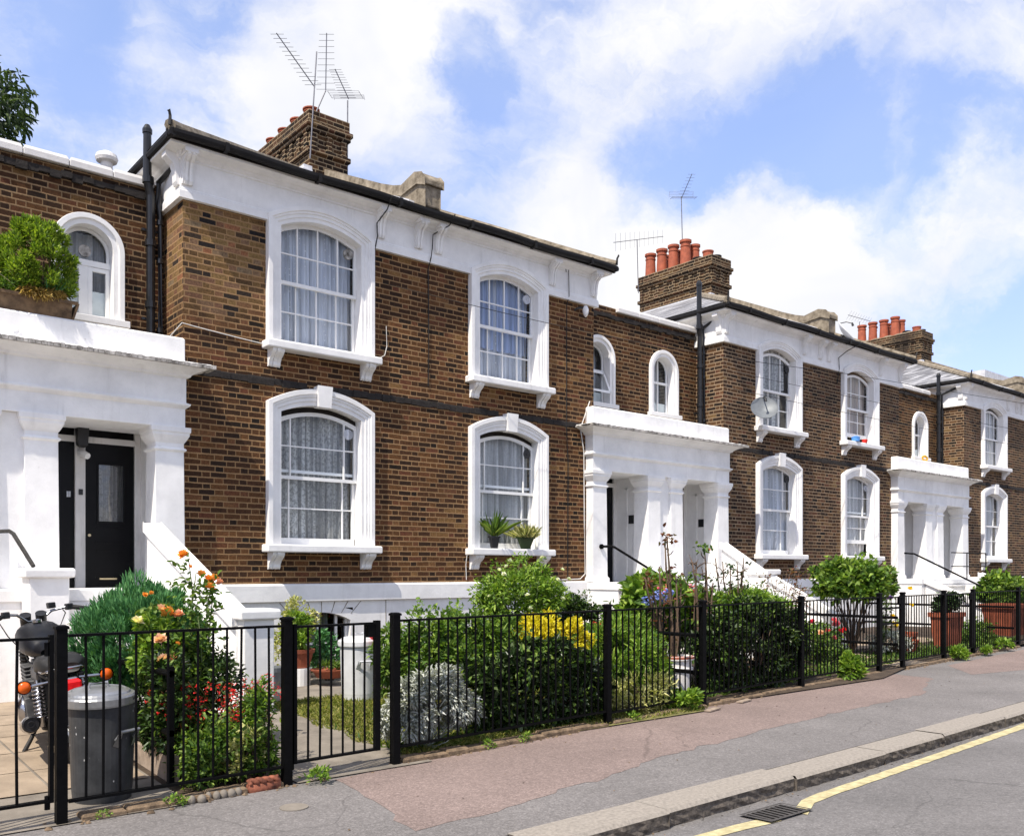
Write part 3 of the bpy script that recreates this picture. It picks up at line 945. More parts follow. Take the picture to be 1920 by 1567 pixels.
def house(X0, name_label, wins, pots, simple=False, hip_tip=True):
    Xr, Xc = X0 + HL, X0 + 3.635
    H = thing('terraced_house', name_label, 'house', (Xc, 11.4, 0), 'brick houses of the terrace')
    cA, cB = X0 + 1.93, X0 + 5.33
    holes = [] if simple else [(c - 0.62, c + 0.62, a, b) for c in (cA, cB) for a, b in ((4.58, 6.34), (1.86, 3.80))]
    mb = MB().wall_y(11.4, X0, Xr, 1.32, 6.8, holes)
    for x in (X0, Xr):
        mb.quad((x, 11.4, 1.32), (x, 19.5, 1.32), (x, 19.5, 6.8), (x, 11.4, 6.8))
        mb.quad((x, 11.4, -0.3), (x, 19.5, -0.3), (x, 19.5, 1.32), (x, 11.4, 1.32))
    mb.quad((X0, 19.5, -0.3), (Xr, 19.5, -0.3), (Xr, 19.5, 6.8), (X0, 19.5, 6.8))
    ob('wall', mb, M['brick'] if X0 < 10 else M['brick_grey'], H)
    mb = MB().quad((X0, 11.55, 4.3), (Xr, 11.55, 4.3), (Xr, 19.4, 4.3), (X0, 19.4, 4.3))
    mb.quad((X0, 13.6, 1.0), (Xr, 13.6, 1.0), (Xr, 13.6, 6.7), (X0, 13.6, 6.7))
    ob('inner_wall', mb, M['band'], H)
    # frieze, cornice, gutter, roof
    mb = MB()
    fh = [] if simple else [(c - 0.62, c + 0.62, 6.0, 6.34) for c in (cA, cB)]
    mb.wall_y(11.36, X0 - 0.04, Xr + 0.04, 6.2, 6.4, fh)
    for x in (X0 - 0.04, Xr + 0.04):
        mb.quad((x, 11.36, 6.2), (x, 19.4, 6.2), (x, 19.4, 6.4), (x, 11.36, 6.4))
    segs = [(X0 - 0.065, Xr + 0.065)] if simple else [(X0 - 0.065, cA - 0.818), (cA + 0.818, cB - 0.818), (cB + 0.818, Xr + 0.065)]
    for a, b in segs:
        mb.mould(a, b, 11.335, 11.395, [(0.0, 6.185), (0.0, 6.275), (-0.006, 6.285), (-0.006, 6.30), (-0.018, 6.315)])
    for x in (X0, Xr):
        mb.mould(x - 0.065, x + 0.065, 11.397, 19.3, [(0.0, 6.186), (0.0, 6.276), (-0.018, 6.316)])
    mb.mould(X0, Xr, 11.4, 19.4, [(0.04, 6.4), (0.04, 6.66), (0.055, 6.67), (0.055, 6.69), (0.085, 6.715), (0.10, 6.74), (0.235, 6.765), (0.235, 6.80)], False)
    ob('frieze', mb, M['white'], H)
    if not simple:
        cons = [(-0.03, 11.0), (2.80, 6.5), (3.47, 6.5), (3.83, 6.5), (6.20, 6.5), (7.19, 6.5)]
        bp = [(11.37, 6.76), (11.20, 6.76), (11.185, 6.74), (11.185, 6.69), (11.22, 6.66), (11.275, 6.62), (11.30, 6.56), (11.315, 6.48), (11.318, 6.40), (11.335, 6.36), (11.37, 6.36)]
        for xo, _ in cons:
            mb = MB()
            x = X0 + xo
            mb.prism(bp, 'X', x, x + 0.13)
            mb.prism([(p[0] - (0.014 if p[0] < 11.36 else 0), p[1] - (0.0 if p[1] > 6.7 else 0.006)) for p in bp], 'X', x + 0.022, x + 0.054)
            mb.prism([(p[0] - (0.014 if p[0] < 11.36 else 0), p[1] - (0.0 if p[1] > 6.7 else 0.006)) for p in bp], 'X', x + 0.076, x + 0.108)
            mb.box(x - 0.02, x + 0.15, 11.165, 11.372, 6.705, 6.763)
            ob('eaves_bracket', mb, M['white'], H, bevel=0.003, seg=1)
        mb = MB()
        sp = [(X0 - (11.4 - p[0]), p[1]) for p in bp]
        mb.prism([(p[0] + 0.03 if p[0] > X0 - 0.05 else p[0], p[1]) for p in sp], 'Y', 11.40, 11.53)
        ob('eaves_bracket', mb, M['white'], H, bevel=0.003, seg=1)
    E0, E1, EF = X0 - 0.24, Xr + 0.24, 11.15
    zE = 6.84
    mb = MB()
    for k in range(24):
        a, b = E0 + (E1 - E0) * k / 24, E0 + (E1 - E0) * (k + 1) / 24
        s0, s1 = 0.012 * math.sin(k * 0.9), 0.012 * math.sin((k + 1) * 0.9)
        pr = [(-0.05, 0.04), (-0.05, 0.0), (-0.037, -0.035), (0, -0.048), (0.037, -0.035), (0.05, 0.0), (0.05, 0.04)]
        n = len(pr)
        mb.add([(a, EF - 0.06 + p[0], zE + p[1] + s0) for p in pr] + [(b, EF - 0.06 + p[0], zE + p[1] + s1) for p in pr],
               [(i, i + 1, n + i + 1, n + i) for i in range(n - 1)])
        if k % 4 == 2:
            mb.box(a, a + 0.05, EF - 0.12, EF + 0.01, zE - 0.058 + s0, zE + 0.045 + s0)
    for x in (E0, E1):
        mb.tube([(x, EF - 0.10, zE), (x, 19, zE)], 0.05, 8)
    mb.box(E0 - 0.05, E1 + 0.05, EF - 0.01, EF + 0.03, zE - 0.045, zE + 0.06)
    ob('gutter', mb, M['gutter'], H)
    zR, yR = zE + 0.07 + 3.88 * 0.455, EF + 3.88
    mb = MB()
    a, b = zE + 0.06, zR
    xm = (E0 + E1) / 2
    mb.quad((E0 - 0.03, EF - 0.05, a), (E1 + 0.03, EF - 0.05, a), (xm, yR, b))
    mb.quad((E0 - 0.03, EF - 0.05, a), (xm, yR, b), (xm, 19.4, b), (E0 - 0.03, 19.4, a))
    mb.quad((E1 + 0.03, EF - 0.05, a), (xm, yR, b), (xm, 19.4, b), (E1 + 0.03, 19.4, a))
    mb.quad((E0, 19.4, a), (xm, 19.4, b), (E1, 19.4, a))
    mb.quad((E0, EF, a - 0.05), (E1, EF, a - 0.05), (E1, 19.4, a - 0.05), (E0, 19.4, a - 0.05))
    RF = ob('roof', mb, M['slate'], H)
    mb = MB()
    for e in (E0 - 0.02, E1 + 0.02):
        mb.tube([(e, EF - 0.04, a + 0.03), (e + (xm - e) * 0.05, EF + 0.16, a + 0.10), (e + (xm - e) * 0.9, EF - 0.05 + (yR - EF) * 0.9, a + (b - a) * 0.9 + 0.02)], [0.075, 0.085, 0.085], 8)
    ob('hip_tiles', mb, M['coping'], RF)
    if not simple:
        mb = MB()
        for e, sg in ((E0 - 0.03, 1), (E1 + 0.03, -1)):
            mb.tube([(e, EF - 0.06, a + 0.02), (e, EF - 0.07, a + 0.13), (e - 0.02 * sg, EF - 0.09, a + 0.19), (e - 0.035 * sg, EF - 0.08, a + 0.17)], [0.022, 0.018, 0.016, 0.01], 6)
        ob('hip_iron', mb, M['iron_old'], RF)
        # party wall coping with a curved kneeler
        cp_ = [(11.13, 6.93), (11.13, 7.22), (11.15, 7.33), (11.22, 7.41), (11.36, 7.44), (11.52, 7.40), (11.70, 7.36), (11.95, 7.43), (12.3, 7.57), (14.3, 8.50), (14.3, 8.0), (12.0, 6.98)]
        mb = MB().prism([(p[0], p[1]) for p in cp_], 'X', Xc - 0.14, Xc + 0.14)
        mb.prism([(11.09, 7.24), (11.09, 7.33), (11.17, 7.42), (11.36, 7.475), (11.56, 7.43), (11.72, 7.395), (11.95, 7.465), (12.3, 7.61), (14.3, 8.54), (14.3, 8.42), (12.3, 7.49), (11.95, 7.345), (11.72, 7.27), (11.5, 7.30), (11.3, 7.32)], 'X', Xc - 0.175, Xc + 0.175)
        ob('party_wall', mb, M['coping'], RF, bevel=0.02)
        mb = MB()
        mb.prism([(11.4, 6.99), (14.3, 8.31), (14.3, 8.40), (11.4, 7.08)], 'X', Xc - 0.24, Xc + 0.24)
        ob('flashing', mb, M['lead'], RF)
    # chimney
    if pots is not None:
        x0, x1 = Xc - 0.46, Xc + 0.28
        mb = MB().mould(x0, x1, 14.15, 16.55, [(0.0, 7.4), (0.0, 8.70), (0.045, 8.705), (0.045, 8.79), (0.0, 8.795), (0.0, 9.07), (0.045, 9.075), (0.045, 9.145), (0.075, 9.15), (0.075, 9.225), (0.03, 9.23), (0.03, 9.43)])
        for k in range(9):
            y = 14.2 + k * 0.275
            mb.box(x0 - 0.032, x0 + 0.01, y, y + 0.11, 8.795, 9.073)
        for k in range(3):
            xx = x0 + 0.03 + k * 0.285
            mb.box(xx, xx + 0.11, 14.15 - 0.032, 14.16, 8.795, 9.073)
        CH = ob('chimney', mb, M['brick_chim'], H, bevel=0.006, seg=1)
        mb = MB().mould(x0 + 0.03, x1 - 0.03, 14.2, 16.5, [(0.0, 9.43), (-0.1, 9.50)])
        ob('flaunching', mb, M['coping'], CH)
        for (px, py, h, r) in pots:
            if h < 0.2:
                prof = [(r, 0), (r, h - 0.03), (r * 1.12, h - 0.03), (r * 1.12, h), (r * 0.8, h)]
            else:
                prof = [(r * 1.05, 0), (r * 1.0, h * 0.1), (r * 0.88, h * 0.72), (r * 0.97, h * 0.74), (r * 0.97, h * 0.79), (r * 0.88, h * 0.80), (r * 0.88, h * 0.9), (r * 1.08, h * 0.91), (r * 1.08, h), (r * 0.8, h), (r * 0.78, h * 0.7)]
            mb = MB().lathe((Xc + px, py, 9.44), prof, 18, 'Z')
            ob('chimney_pot', mb, M['terra'] if h > 0.13 else M['band'], CH, smooth=False)
        mb = MB().prism([(14.05, 8.33), (14.05, 8.42), (16.7, 8.42), (16.7, 8.33)], 'X', x0 - 0.16, x0 - 0.0)
        mb.box(x0 - 0.20, x0 - 0.02, 14.0, 16.75, 8.22, 8.33)
        ob('flashing', mb, M['lead'], RF)
    if simple:
        return H
    # string course, plinth
    mb = MB()
    rr = random.Random(int(X0 * 10))
    n = 60
    for k in range(n):
        a_, b_ = X0 + HL * k / n, X0 + HL * (k + 1) / n
        if abs((a_ + b_) / 2 - cA) < 0.17 or abs((a_ + b_) / 2 - cB) < 0.17:
            if mb.v:
                ob('string_course', mb, M['band'], H)
            mb = MB()
            continue
        d = rr.uniform(0.008, 0.03)
        h1 = rr.uniform(-0.015, 0.01)
        mb.mould(a_, b_, 11.4 - d, 11.42, [(0, 4.0 + h1), (0, 4.075 + h1), (-0.006, 4.09 + rr.uniform(-0.008, 0.008))])
    ob('string_course', mb, M['band'], H)
    mb = MB()
    bw = (cA - 0.50, cA + 0.50, -0.3, 0.98)
    mb.wall_y(11.385, X0, Xr, -0.3, 1.08, [bw])
    mb.mould(X0, Xr, 11.4, 11.5, [(0.015, 1.075), (0.06, 1.085), (0.06, 1.30), (0.045, 1.315), (0.0, 1.325)])
    I, O = open_path(cA, 0.46, -0.2, 0.80, 0.12, False), open_path(cA, 0.56, -0.2, 0.92, 0.10, False)
    loft_path(mb, [(I, 11.55), (I, 11.382), (O, 11.382), (O, 11.39)])
    PL = ob('plinth', mb, M['white'], H)
    mb = MB()
    for k in range(-3, 4):
        xx, x2 = cA + k * 0.155, cA + k * 0.21
        mb.prism([(xx - 0.004, 0.93 - abs(k) * 0.012), (xx + 0.004, 0.93 - abs(k) * 0.012), (x2 + 0.004, 1.07), (x2 - 0.004, 1.07)], 'Y', 11.378, 11.386)
    for xx in (cA + 1.05, cA + 2.35, cB - 0.3):
        mb.box(xx - 0.004, xx + 0.004, 11.380, 11.386, -0.1, 1.07)
    mb.box(cA + 1.05, cB - 0.3, 11.380, 11.386, 0.56, 0.567)
    ob('groove', mb, M['coping'], PL)
    mb = MB()
    for x in (-0.46, -0.30, -0.02, 0.26, 0.42):
        mb.box(cA + x, cA + x + 0.035, 11.47, 11.51, 0.1, 0.9)
    for z in (0.12, 0.47):
        mb.box(cA - 0.46, cA + 0.46, 11.472, 11.508, z, z + 0.03)
    BW = ob('basement_window', mb, M['sash'], H)
    ob('pane', MB().quad((cA - 0.46, 11.49, 0.1), (cA + 0.46, 11.49, 0.1), (cA + 0.46, 11.49, 0.93), (cA - 0.46, 11.49, 0.93)), M['glass_dark'], BW)
    ob('curtain', curtain_sheet(cA - 0.46, cA + 0.2, 0.1, 0.9, 11.6, 0.015, 7), M['greycur'], BW, smooth=True)
    ob('sill', MB().box(cA - 0.56, cA + 0.56, 11.30, 11.46, 0.03, 0.10), M['white'], BW, bevel=0.005)
    for c, low, key in wins:
        big_window(H, cA if c == 'A' else cB, low, SPECS[key])
    return H


SHORT = [(-0.22, y, 0.22, 0.14) for y in (14.55, 15.05, 15.55, 16.05)] + [(0.1, 14.9, 0.12, 0.12)]
TALL = [(-0.24, 15.15, 0.66, 0.145), (-0.24, 15.55, 0.64, 0.145), (-0.24, 15.95, 0.64, 0.145), (-0.24, 16.35, 0.62, 0.145),
        (0.08, 15.1, 0.60, 0.13), (0.08, 15.6, 0.58, 0.13), (0.08, 16.1, 0.58, 0.13), (-0.24, 14.75, 0.10, 0.12), (-0.30, 14.38, 0.16, 0.13), (0.05, 14.4, 0.12, 0.13)]
house(-6.93, 'brick house just outside the left edge of the view', [], None, True)
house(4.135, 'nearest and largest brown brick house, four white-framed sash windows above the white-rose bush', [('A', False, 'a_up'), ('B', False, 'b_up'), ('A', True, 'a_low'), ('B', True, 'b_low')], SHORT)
house(15.20, 'middle brown brick house with satellite dish by its upper window and tall red chimney pots', [('A', False, 'c_up'), ('B', False, 'd_up'), ('A', True, 'c_low'), ('B', True, 'd_low')], TALL)
house(26.26, 'farthest brick house at right edge, beyond the white porch with long sloping handrail', [('A', False, 'e_up'), ('B', False, 'e_up'), ('A', True, 'e_low'), ('B', True, 'c_low')], TALL)


# ------------------------------------------------------------------ set-back wings with porches
def arch_window(wing, cx, style, yw=12.1):
    zb, sp, wi, wo = 4.68, 5.54, 0.30, 0.43
    I, O = open_path(cx, wi, zb, sp, wi, True), open_path(cx, wo, zb, sp, wo, True)
    L_ = lambda t: lerp_path(I, O, t)
    yf = yw - 0.06
    mb = loft_path(MB(), [(I, yw + 0.20), (I, yf + 0.03), (L_(0.45), yf + 0.03), (L_(0.52), yf), (L_(0.96), yf), (O, yf + 0.01), (O, yw + 0.01)])
    W = ob('arched_window', mb, M['white_clean'], wing)
    ob('sill', MB().box(cx - wo - 0.04, cx + wo + 0.05, yf - 0.05, yw + 0.18, zb - 0.08, zb + 0.003), M['white'], W, bevel=0.006)
    yg = yw + 0.14
    Ii = open_path(cx, wi - 0.04, zb, sp, wi - 0.04, True)
    mb = loft_path(MB(), [(I, yg - 0.01), (I, yg), (Ii, yg), (Ii, yg + 0.03)])
    if style == 'casement':
        zt = 5.36
        mb.box(cx - wi, cx + wi, yg - 0.02, yg + 0.03, zt, zt + 0.075)
        mb.box(cx - 0.035, cx + 0.035, yg - 0.012, yg + 0.03, zb, zt)
        for x in (cx - wi + 0.005, cx - 0.075, cx + 0.035, cx + wi - 0.055):
            mb.box(x, x + 0.05, yg - 0.016, yg + 0.028, zb + 0.02, zt - 0.004)
        for x in (cx - wi + 0.05, cx + 0.07):
            mb.box(x, x + 0.18, yg - 0.014, yg + 0.026, zb + 0.02, zb + 0.07)
            mb.box(x, x + 0.18, yg - 0.014, yg + 0.026, zt - 0.055, zt - 0.006)
        ob('casement', mb, M['sash'], W)
        ob('frosting', MB().quad((cx - wi, yg + 0.03, zb), (cx + wi, yg + 0.03, zb), (cx + wi, yg + 0.03, zb + 0.38), (cx - wi, yg + 0.03, zb + 0.38)), M['frost'], W)
        ob('vent', MB().lathe((cx, yg - 0.0, zt + 0.19), [(0.075, 0), (0.075, 0.02)], 18, 'Y'), M['cornice_edge'], W)
    else:
        zt = 5.33
        mb.box(cx - wi, cx + wi, yg - 0.01, yg + 0.03, zt - 0.02, zt + 0.025)
        mb.box(cx - 0.012, cx + 0.012, yg, yg + 0.028, zb, sp + wi - 0.03)
        mb.box(cx - wi, cx + wi, yg - 0.005, yg + 0.03, zb, zb + 0.07)
        ob('sash', mb, M['sash'], W)
        ob('frosting', MB().quad((cx - wi, yg + 0.04, zb), (cx + wi, yg + 0.04, zb), (cx + wi, yg + 0.04, zb + 0.25), (cx - wi, yg + 0.04, zb + 0.25)), M['frost'], W)
        if style == 'open':
            mb = MB()
            c_, s_ = math.cos(R(24)), math.sin(R(24))
            for (u0, u1, v0, v1) in ((-wi + .02, wi - .02, 0, .05), (-wi + .02, wi - .02, .43, .48), (-wi + .02, -wi + .07, 0, .48), (wi - .07, wi - .02, 0, .48)):
                P = lambda u, v, d: (cx + u, yg - 0.02 - s_ * v + d * c_ * 0.03, zt - c_ * v + d * s_ * 0.03)
                mb.add([P(u0, v0, 0), P(u1, v0, 0), P(u1, v1, 0), P(u0, v1, 0), P(u0, v0, -1), P(u1, v0, -1), P(u1, v1, -1), P(u0, v1, -1)],
                       [(0, 1, 2, 3), (4, 5, 6, 7), (0, 1, 5, 4), (1, 2, 6, 5), (2, 3, 7, 6), (3, 0, 4, 7)])
            ob('opened_sash', mb, M['sash'], W)
            ob('pane', MB().quad((cx - wi + .05, yg - 0.02, zt), (cx + wi - .05, yg - 0.02, zt), (cx + wi - .05, yg - 0.02 - s_ * .46, zt - c_ * .46), (cx - wi + .05, yg - 0.02 - s_ * .46, zt - c_ * .46)), M['glass'], W)
    ob('pane', MB().quad(*[(x, yg + 0.015, z) for x, z in open_path(cx, wi, zb, sp, wi, True)]), M['glass'], W)
    ob('curtain', curtain_sheet(cx - wi, cx + wi, zb, sp + wi, yg + 0.25, 0.02, 4), M['greycur'], W, smooth=True)


def door(wing, x0, x1, y, zf, m, lace=True, side=True):
    """white frame, leaf with a glazed curtained panel, transom, dark side light"""
    zt = zf + 1.84
    mb = MB()
    mb.box(x1 - 0.075, x1, y - 0.03, y + 0.06, zf, 3.5)
    mb.box(x0, x0 + 0.06, y - 0.03, y + 0.06, zf, 3.5)
    xd = x1 - 0.075 - 0.60
    if side:
        mb.box(xd - 0.12, xd, y - 0.035, y + 0.06, zf - 0.02, 3.5)
    mb.box(x0 + 0.06, x1 - 0.075, y - 0.032, y + 0.055, zt, zt + 0.075)
    F_ = ob('door_frame', mb, M['white_old_shade'], wing, bevel=0.004, seg=1)  # greyer white puts the porch recess shade into the frame colour
    ob('transom_pane', MB().quad((x0 + 0.06, y + 0.02, zt + 0.07), (x1 - 0.075, y + 0.02, zt + 0.07), (x1 - 0.075, y + 0.02, 3.5), (x0 + 0.06, y + 0.02, 3.5)), M['door'], F_)
    mb = MB()
    a, b = xd + 0.004, x1 - 0.08
    gx0, gx1, gz0, gz1 = a + 0.16, b - 0.13, zf + 0.86, zf + 1.58
    mb.wall_y(y, a, b, zf, zt, [(gx0, gx1, gz0, gz1)])
    for z0, z1 in ((zf + 0.14, zf + 0.48), (zf + 0.58, zf + 0.78)):
        mb.mould(a + 0.12, b - 0.12, y - 0.012, y + 0.02, [(0, z0), (0, z0 + 0.015)])
        mb.mould(a + 0.12, b - 0.12, y - 0.012, y + 0.02, [(0, z1), (0, z1 + 0.015)])
    for (p, q, r_, s_) in ((gx0 - 0.02, gx0, gz0 - 0.02, gz1 + 0.02), (gx1, gx1 + 0.02, gz0 - 0.02, gz1 + 0.02), (gx0, gx1, gz0 - 0.02, gz0), (gx0, gx1, gz1, gz1 + 0.02)):
        mb.box(p, q, y - 0.014, y + 0.02, r_, s_)
    D = ob('door', mb, m, wing)
    ob('pane', MB().quad((gx0, y + 0.012, gz0), (gx1, y + 0.012, gz0), (gx1, y + 0.012, gz1), (gx0, y + 0.012, gz1)), M['glass_dark'], D)
    if lace:
        ob('curtain', curtain_sheet(gx0 + 0.005, gx1 - 0.005, gz0, gz1, y + 0.05, 0.008, 5, 40), M['lace'], D, smooth=True)
    ob('lock', MB().lathe((a + 0.05, y - 0.014, zf + 0.68), [(0.018, 0), (0.018, 0.016)], 12, 'Y'), M['brass'], D)
    ob('letter_plate', MB().box(a + 0.17, a + 0.38, y - 0.012, y + 0.005, zf + 0.12, zf + 0.145), M['brass'], D)
    if side:
        mb = MB().wall_y(y + 0.01, x0 + 0.06, xd - 0.12, zf, zt)
        S = ob('side_door', mb, m, wing)
        ob('number_plate', MB().box(xd - 0.21, xd - 0.165, y - 0.006, y + 0.005, zf + 1.15, zf + 1.22), M['net'], S)
        ob('curtain', curtain_sheet(x0 + 0.07, xd - 0.36, zf + 0.86, zf + 1.56, y + 0.002, 0.005, 3, 24), M['lace'], S, smooth=True)
        ob('bell_push', MB().box(xd - 0.08, xd - 0.035, y - 0.055, y - 0.034, zf + 1.18, zf + 1.25), M['box'], F_)


def porch(wing, Pl, Pr, dm, yp=11.22):
    c = (Pl + Pr) / 2
    mb = MB().box(Pl, Pr, yp, 12.098, 3.27, 3.51)
    mb.mould(Pl, Pr, yp, 12.097, [(0.0, 3.505), (0.05, 3.545), (0.055, 3.565), (0.01, 3.585), (0.01, 3.90)])
    P = ob('porch', mb, M['white'], wing, bevel=0.004, seg=1)
    mb = MB().mould(Pl, Pr, yp, 12.096, [(0.012, 3.885), (0.05, 3.90), (0.06, 3.925), (0.10, 3.95), (0.17, 3.985), (0.225, 4.0), (0.245, 4.003)])
    ob('cornice', mb, M['white'], P)
    # ragged tile edge of the cornice
    mb = MB()
    rr = random.Random(int(Pl * 7) + 50)
    x = Pl - 0.262
    while x < Pr + 0.255:
        wd = rr.uniform(0.05, 0.075)
        mb.box(x, x + wd - 0.005, yp - 0.262 + rr.uniform(-0.006, 0.006), yp + 0.02, 3.998, 4.042 + rr.uniform(-0.005, 0.004))
        x += wd
    y = yp - 0.2
    while y < 12.05:
        for xx in (Pl - 0.262, Pr + 0.02):
            mb.box(xx, xx + 0.242, y, y + 0.06, 4.006, 4.034 + rr.uniform(-0.005, 0.004))
        y += 0.066
    ob('cornice_tiles', mb, M['cornice_edge'], P)
    mb = MB().mould(Pl, Pr, yp, 12.095, [(0.255, 4.037), (0.24, 4.05), (0.02, 4.075)])
    mb.mould(Pl, Pr, yp + 0.004, yp + 0.30, [(0.0, 4.07), (0.0, 4.37), (-0.02, 4.395)])
    mb.mould(Pl, Pl + 0.28, yp + 0.304, 12.09, [(0.0, 4.07), (0.0, 4.37), (-0.02, 4.393)])
    ob('parapet', mb, M['white_clean'], P, bevel=0.008)
    zf = 1.27
    colx = [Pl + 0.0, c - 0.51, c + 0.14, Pr - 0.37]
    for x in colx:
        mb = MB().mould(x, x + 0.37, yp, yp + 0.37, [(0.025, zf + 0.03), (0.025, zf + 0.10), (0.0, zf + 0.13), (-0.012, 2.97), (0.010, 2.985), (0.016, 2.997), (0.010, 3.01), (-0.012, 3.02), (-0.012, 3.075), (0.008, 3.105), (0.032, 3.15), (0.042, 3.17), (0.042, 3.20), (0.055, 3.21), (0.055, 3.272)])
        ob('column', mb, M['white_clean'], P, bevel=0.004, seg=1)
    mb = MB()
    mb.box(c - 0.16, c + 0.16, yp + 0.06, yp + 0.34, zf, 3.268)
    mb.box(c - 0.40, c + 0.40, yp + 0.37, 12.3, zf, 3.52)
    mb.box(Pl + 0.02, Pl + 0.25, yp + 0.37, 12.3, zf, 3.52)
    mb.box(Pr - 0.25, Pr - 0.02, yp + 0.37, 12.3, zf, 3.52)
    mb.box(Pl + 0.02, Pr - 0.02, 12.3, 12.34, zf, 3.9)
    for x in (c - 0.40, Pr - 0.25):
        mb.box(x - 0.012, x, yp + 0.62, yp + 0.66, zf, 3.1)
        mb.box(x - 0.012, x, yp + 0.40, 12.0, 3.05, 3.09)
    ob('porch_wall', mb, M['white'], P)
    # landing and flights
    ob('landing', MB().box(Pl, Pr, 10.62, 12.3, -0.2, zf).box(Pl - 0.02, Pr + 0.02, 10.60, 11.6, zf - 0.1, zf + 0.028), M['white_clean'], P, bevel=0.01)
    mb = MB()
    for (a, b) in ((Pl + 0.22, c - 0.34), (c + 0.34, Pr - 0.22))[0 if Pl > 5 else 1:]:
        for k in range(7):
            z = zf - 0.165 * (k + 1)
            mb.box(a, b, 10.6 - 0.30 * (k + 1), 10.59 - 0.30 * k, -0.2, z)
            mb.box(a + 0.002, b - 0.002, 10.6 - 0.30 * (k + 1) - 0.02, 10.588 - 0.30 * k, z, z + 0.03)
    ob('front_steps', mb, M['white_old_shade'], P, bevel=0.006)
    door(wing, c + 0.40, Pr - 0.25, 12.15, zf, dm)
    door(wing, Pl + 0.25, c - 0.40, 12.15, zf, dm)
    return P, c, zf


def balustrade(P, x0, x1, ya, za, yb, zb_):
    """sloping side wall with a coping"""
    mb = MB().prism([(ya, za - 0.10), (yb, zb_ - 0.10), (yb, -0.1), (ya, -0.1)], 'X', x0 + 0.02, x1 - 0.02)
    B_ = ob('balustrade', mb, M['white_clean'], P)
    ob('coping', MB().prism([(ya, za), (yb, zb_), (yb, zb_ - 0.098), (ya, za - 0.098)], 'X', x0 - 0.03, x1 + 0.03), M['white_clean'], B_, bevel=0.012)
    return B_


def pedestal(P, x0, x1, y0, y1, zt):
    mb = MB().box(x0, x1, y0, y1, -0.1, zt - 0.10)
    B_ = ob('pedestal', mb, M['white'], P, bevel=0.01)
    ob('cap', MB().mould(x0, x1, y0, y1, [(0.0, zt - 0.105), (0.045, zt - 0.095), (0.05, zt - 0.02), (0.035, zt)]), M['white'], B_, bevel=0.01)


def pipe_pair(wing, x, y, zt, z0, vent=True, off=0.12):
    mb = MB().tube([(x, y, z0), (x, y, 6.35), (x - 0.05, y - 0.02, 6.55), (x - 0.05, y - 0.02, zt)], [0.055, 0.055, 0.055, 0.05], 12)
    for z in (4.9, 5.7, 6.5):
        mb.lathe((x if z < 6.4 else x - 0.04, y - (0.0 if z < 6.4 else 0.02), z), [(0.072, 0), (0.072, 0.08)], 12)
    for z in (4.75, 5.9):
        mb.box(x - 0.10, x + 0.10, y + 0.03, y + 0.09, z, z + 0.03)
    mb.lathe((x - 0.05, y - 0.02, zt - 0.03), [(0.062, 0), (0.062, 0.05), (0.03, 0.11)], 12)
    ob('soil_pipe', mb, M['pipe'], wing, smooth=False)
    mb = MB().tube([(x + off + 0.10, 11.45, 6.82), (x + off + 0.08, 11.6, 6.70), (x + off - 0.02, y, 6.55), (x + off - 0.02, y, 6.25), (x + off, y, 6.1), (x + off, y, z0)], 0.035, 10)
    for z in (4.6, 5.5, 6.0):
        mb.lathe((x + off, y, z), [(0.046, 0), (0.046, 0.06)], 10)
    ob('rainwater_pipe', mb, M['pipe'], wing)


def wing(Xa, Xb, label, wins, porch_x, caps, dm):
    Wg = thing('side_wing', label, 'house wing', ((Xa + Xb) / 2, 12.1, 0), 'set-back wings between the houses')
    holes = [(c - 0.30, c + 0.30, 4.68, 5.84) for c, _ in wins]
    mb = MB().wall_y(12.1, Xa, Xb, 3.4, 6.56, holes)
    mb.quad((Xa, 12.1, 6.56), (Xb, 12.1, 6.56), (Xb, 12.35, 6.56), (Xa, 12.35, 6.56))
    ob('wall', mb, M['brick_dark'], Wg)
    mb = MB()
    rr = random.Random(int(Xa * 3) + 40)
    n = 30
    for k in range(n):
        a, b = Xa + (Xb - Xa) * k / n, Xa + (Xb - Xa) * (k + 1) / n
        mb.box(a, b, 12.045 + rr.uniform(0, 0.02), 12.11, 6.33 + rr.uniform(-0.02, 0.02), 6.41 + rr.uniform(-0.01, 0.01))
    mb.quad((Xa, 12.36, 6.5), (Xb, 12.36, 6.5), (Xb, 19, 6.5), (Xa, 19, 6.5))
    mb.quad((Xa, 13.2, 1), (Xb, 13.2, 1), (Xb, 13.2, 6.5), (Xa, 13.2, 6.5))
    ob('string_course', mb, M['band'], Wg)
    mb = MB()
    for a, b in caps:
        n = max(1, int((b - a) / 0.5))
        for k in range(n):
            p, q = a + (b - a) * k / n, a + (b - a) * (k + 1) / n
            mb.mould(p + 0.004, q - 0.004, 12.03, 12.4, [(0.0, 6.49), (0.0, 6.565), (-0.02, 6.61)])
    ob('coping', mb, M['white_old_shade'], Wg, bevel=0.008)
    for c, st in wins:
        arch_window(Wg, c, st)
    return (Wg,) + porch(Wg, porch_x[0], porch_x[1], dm)


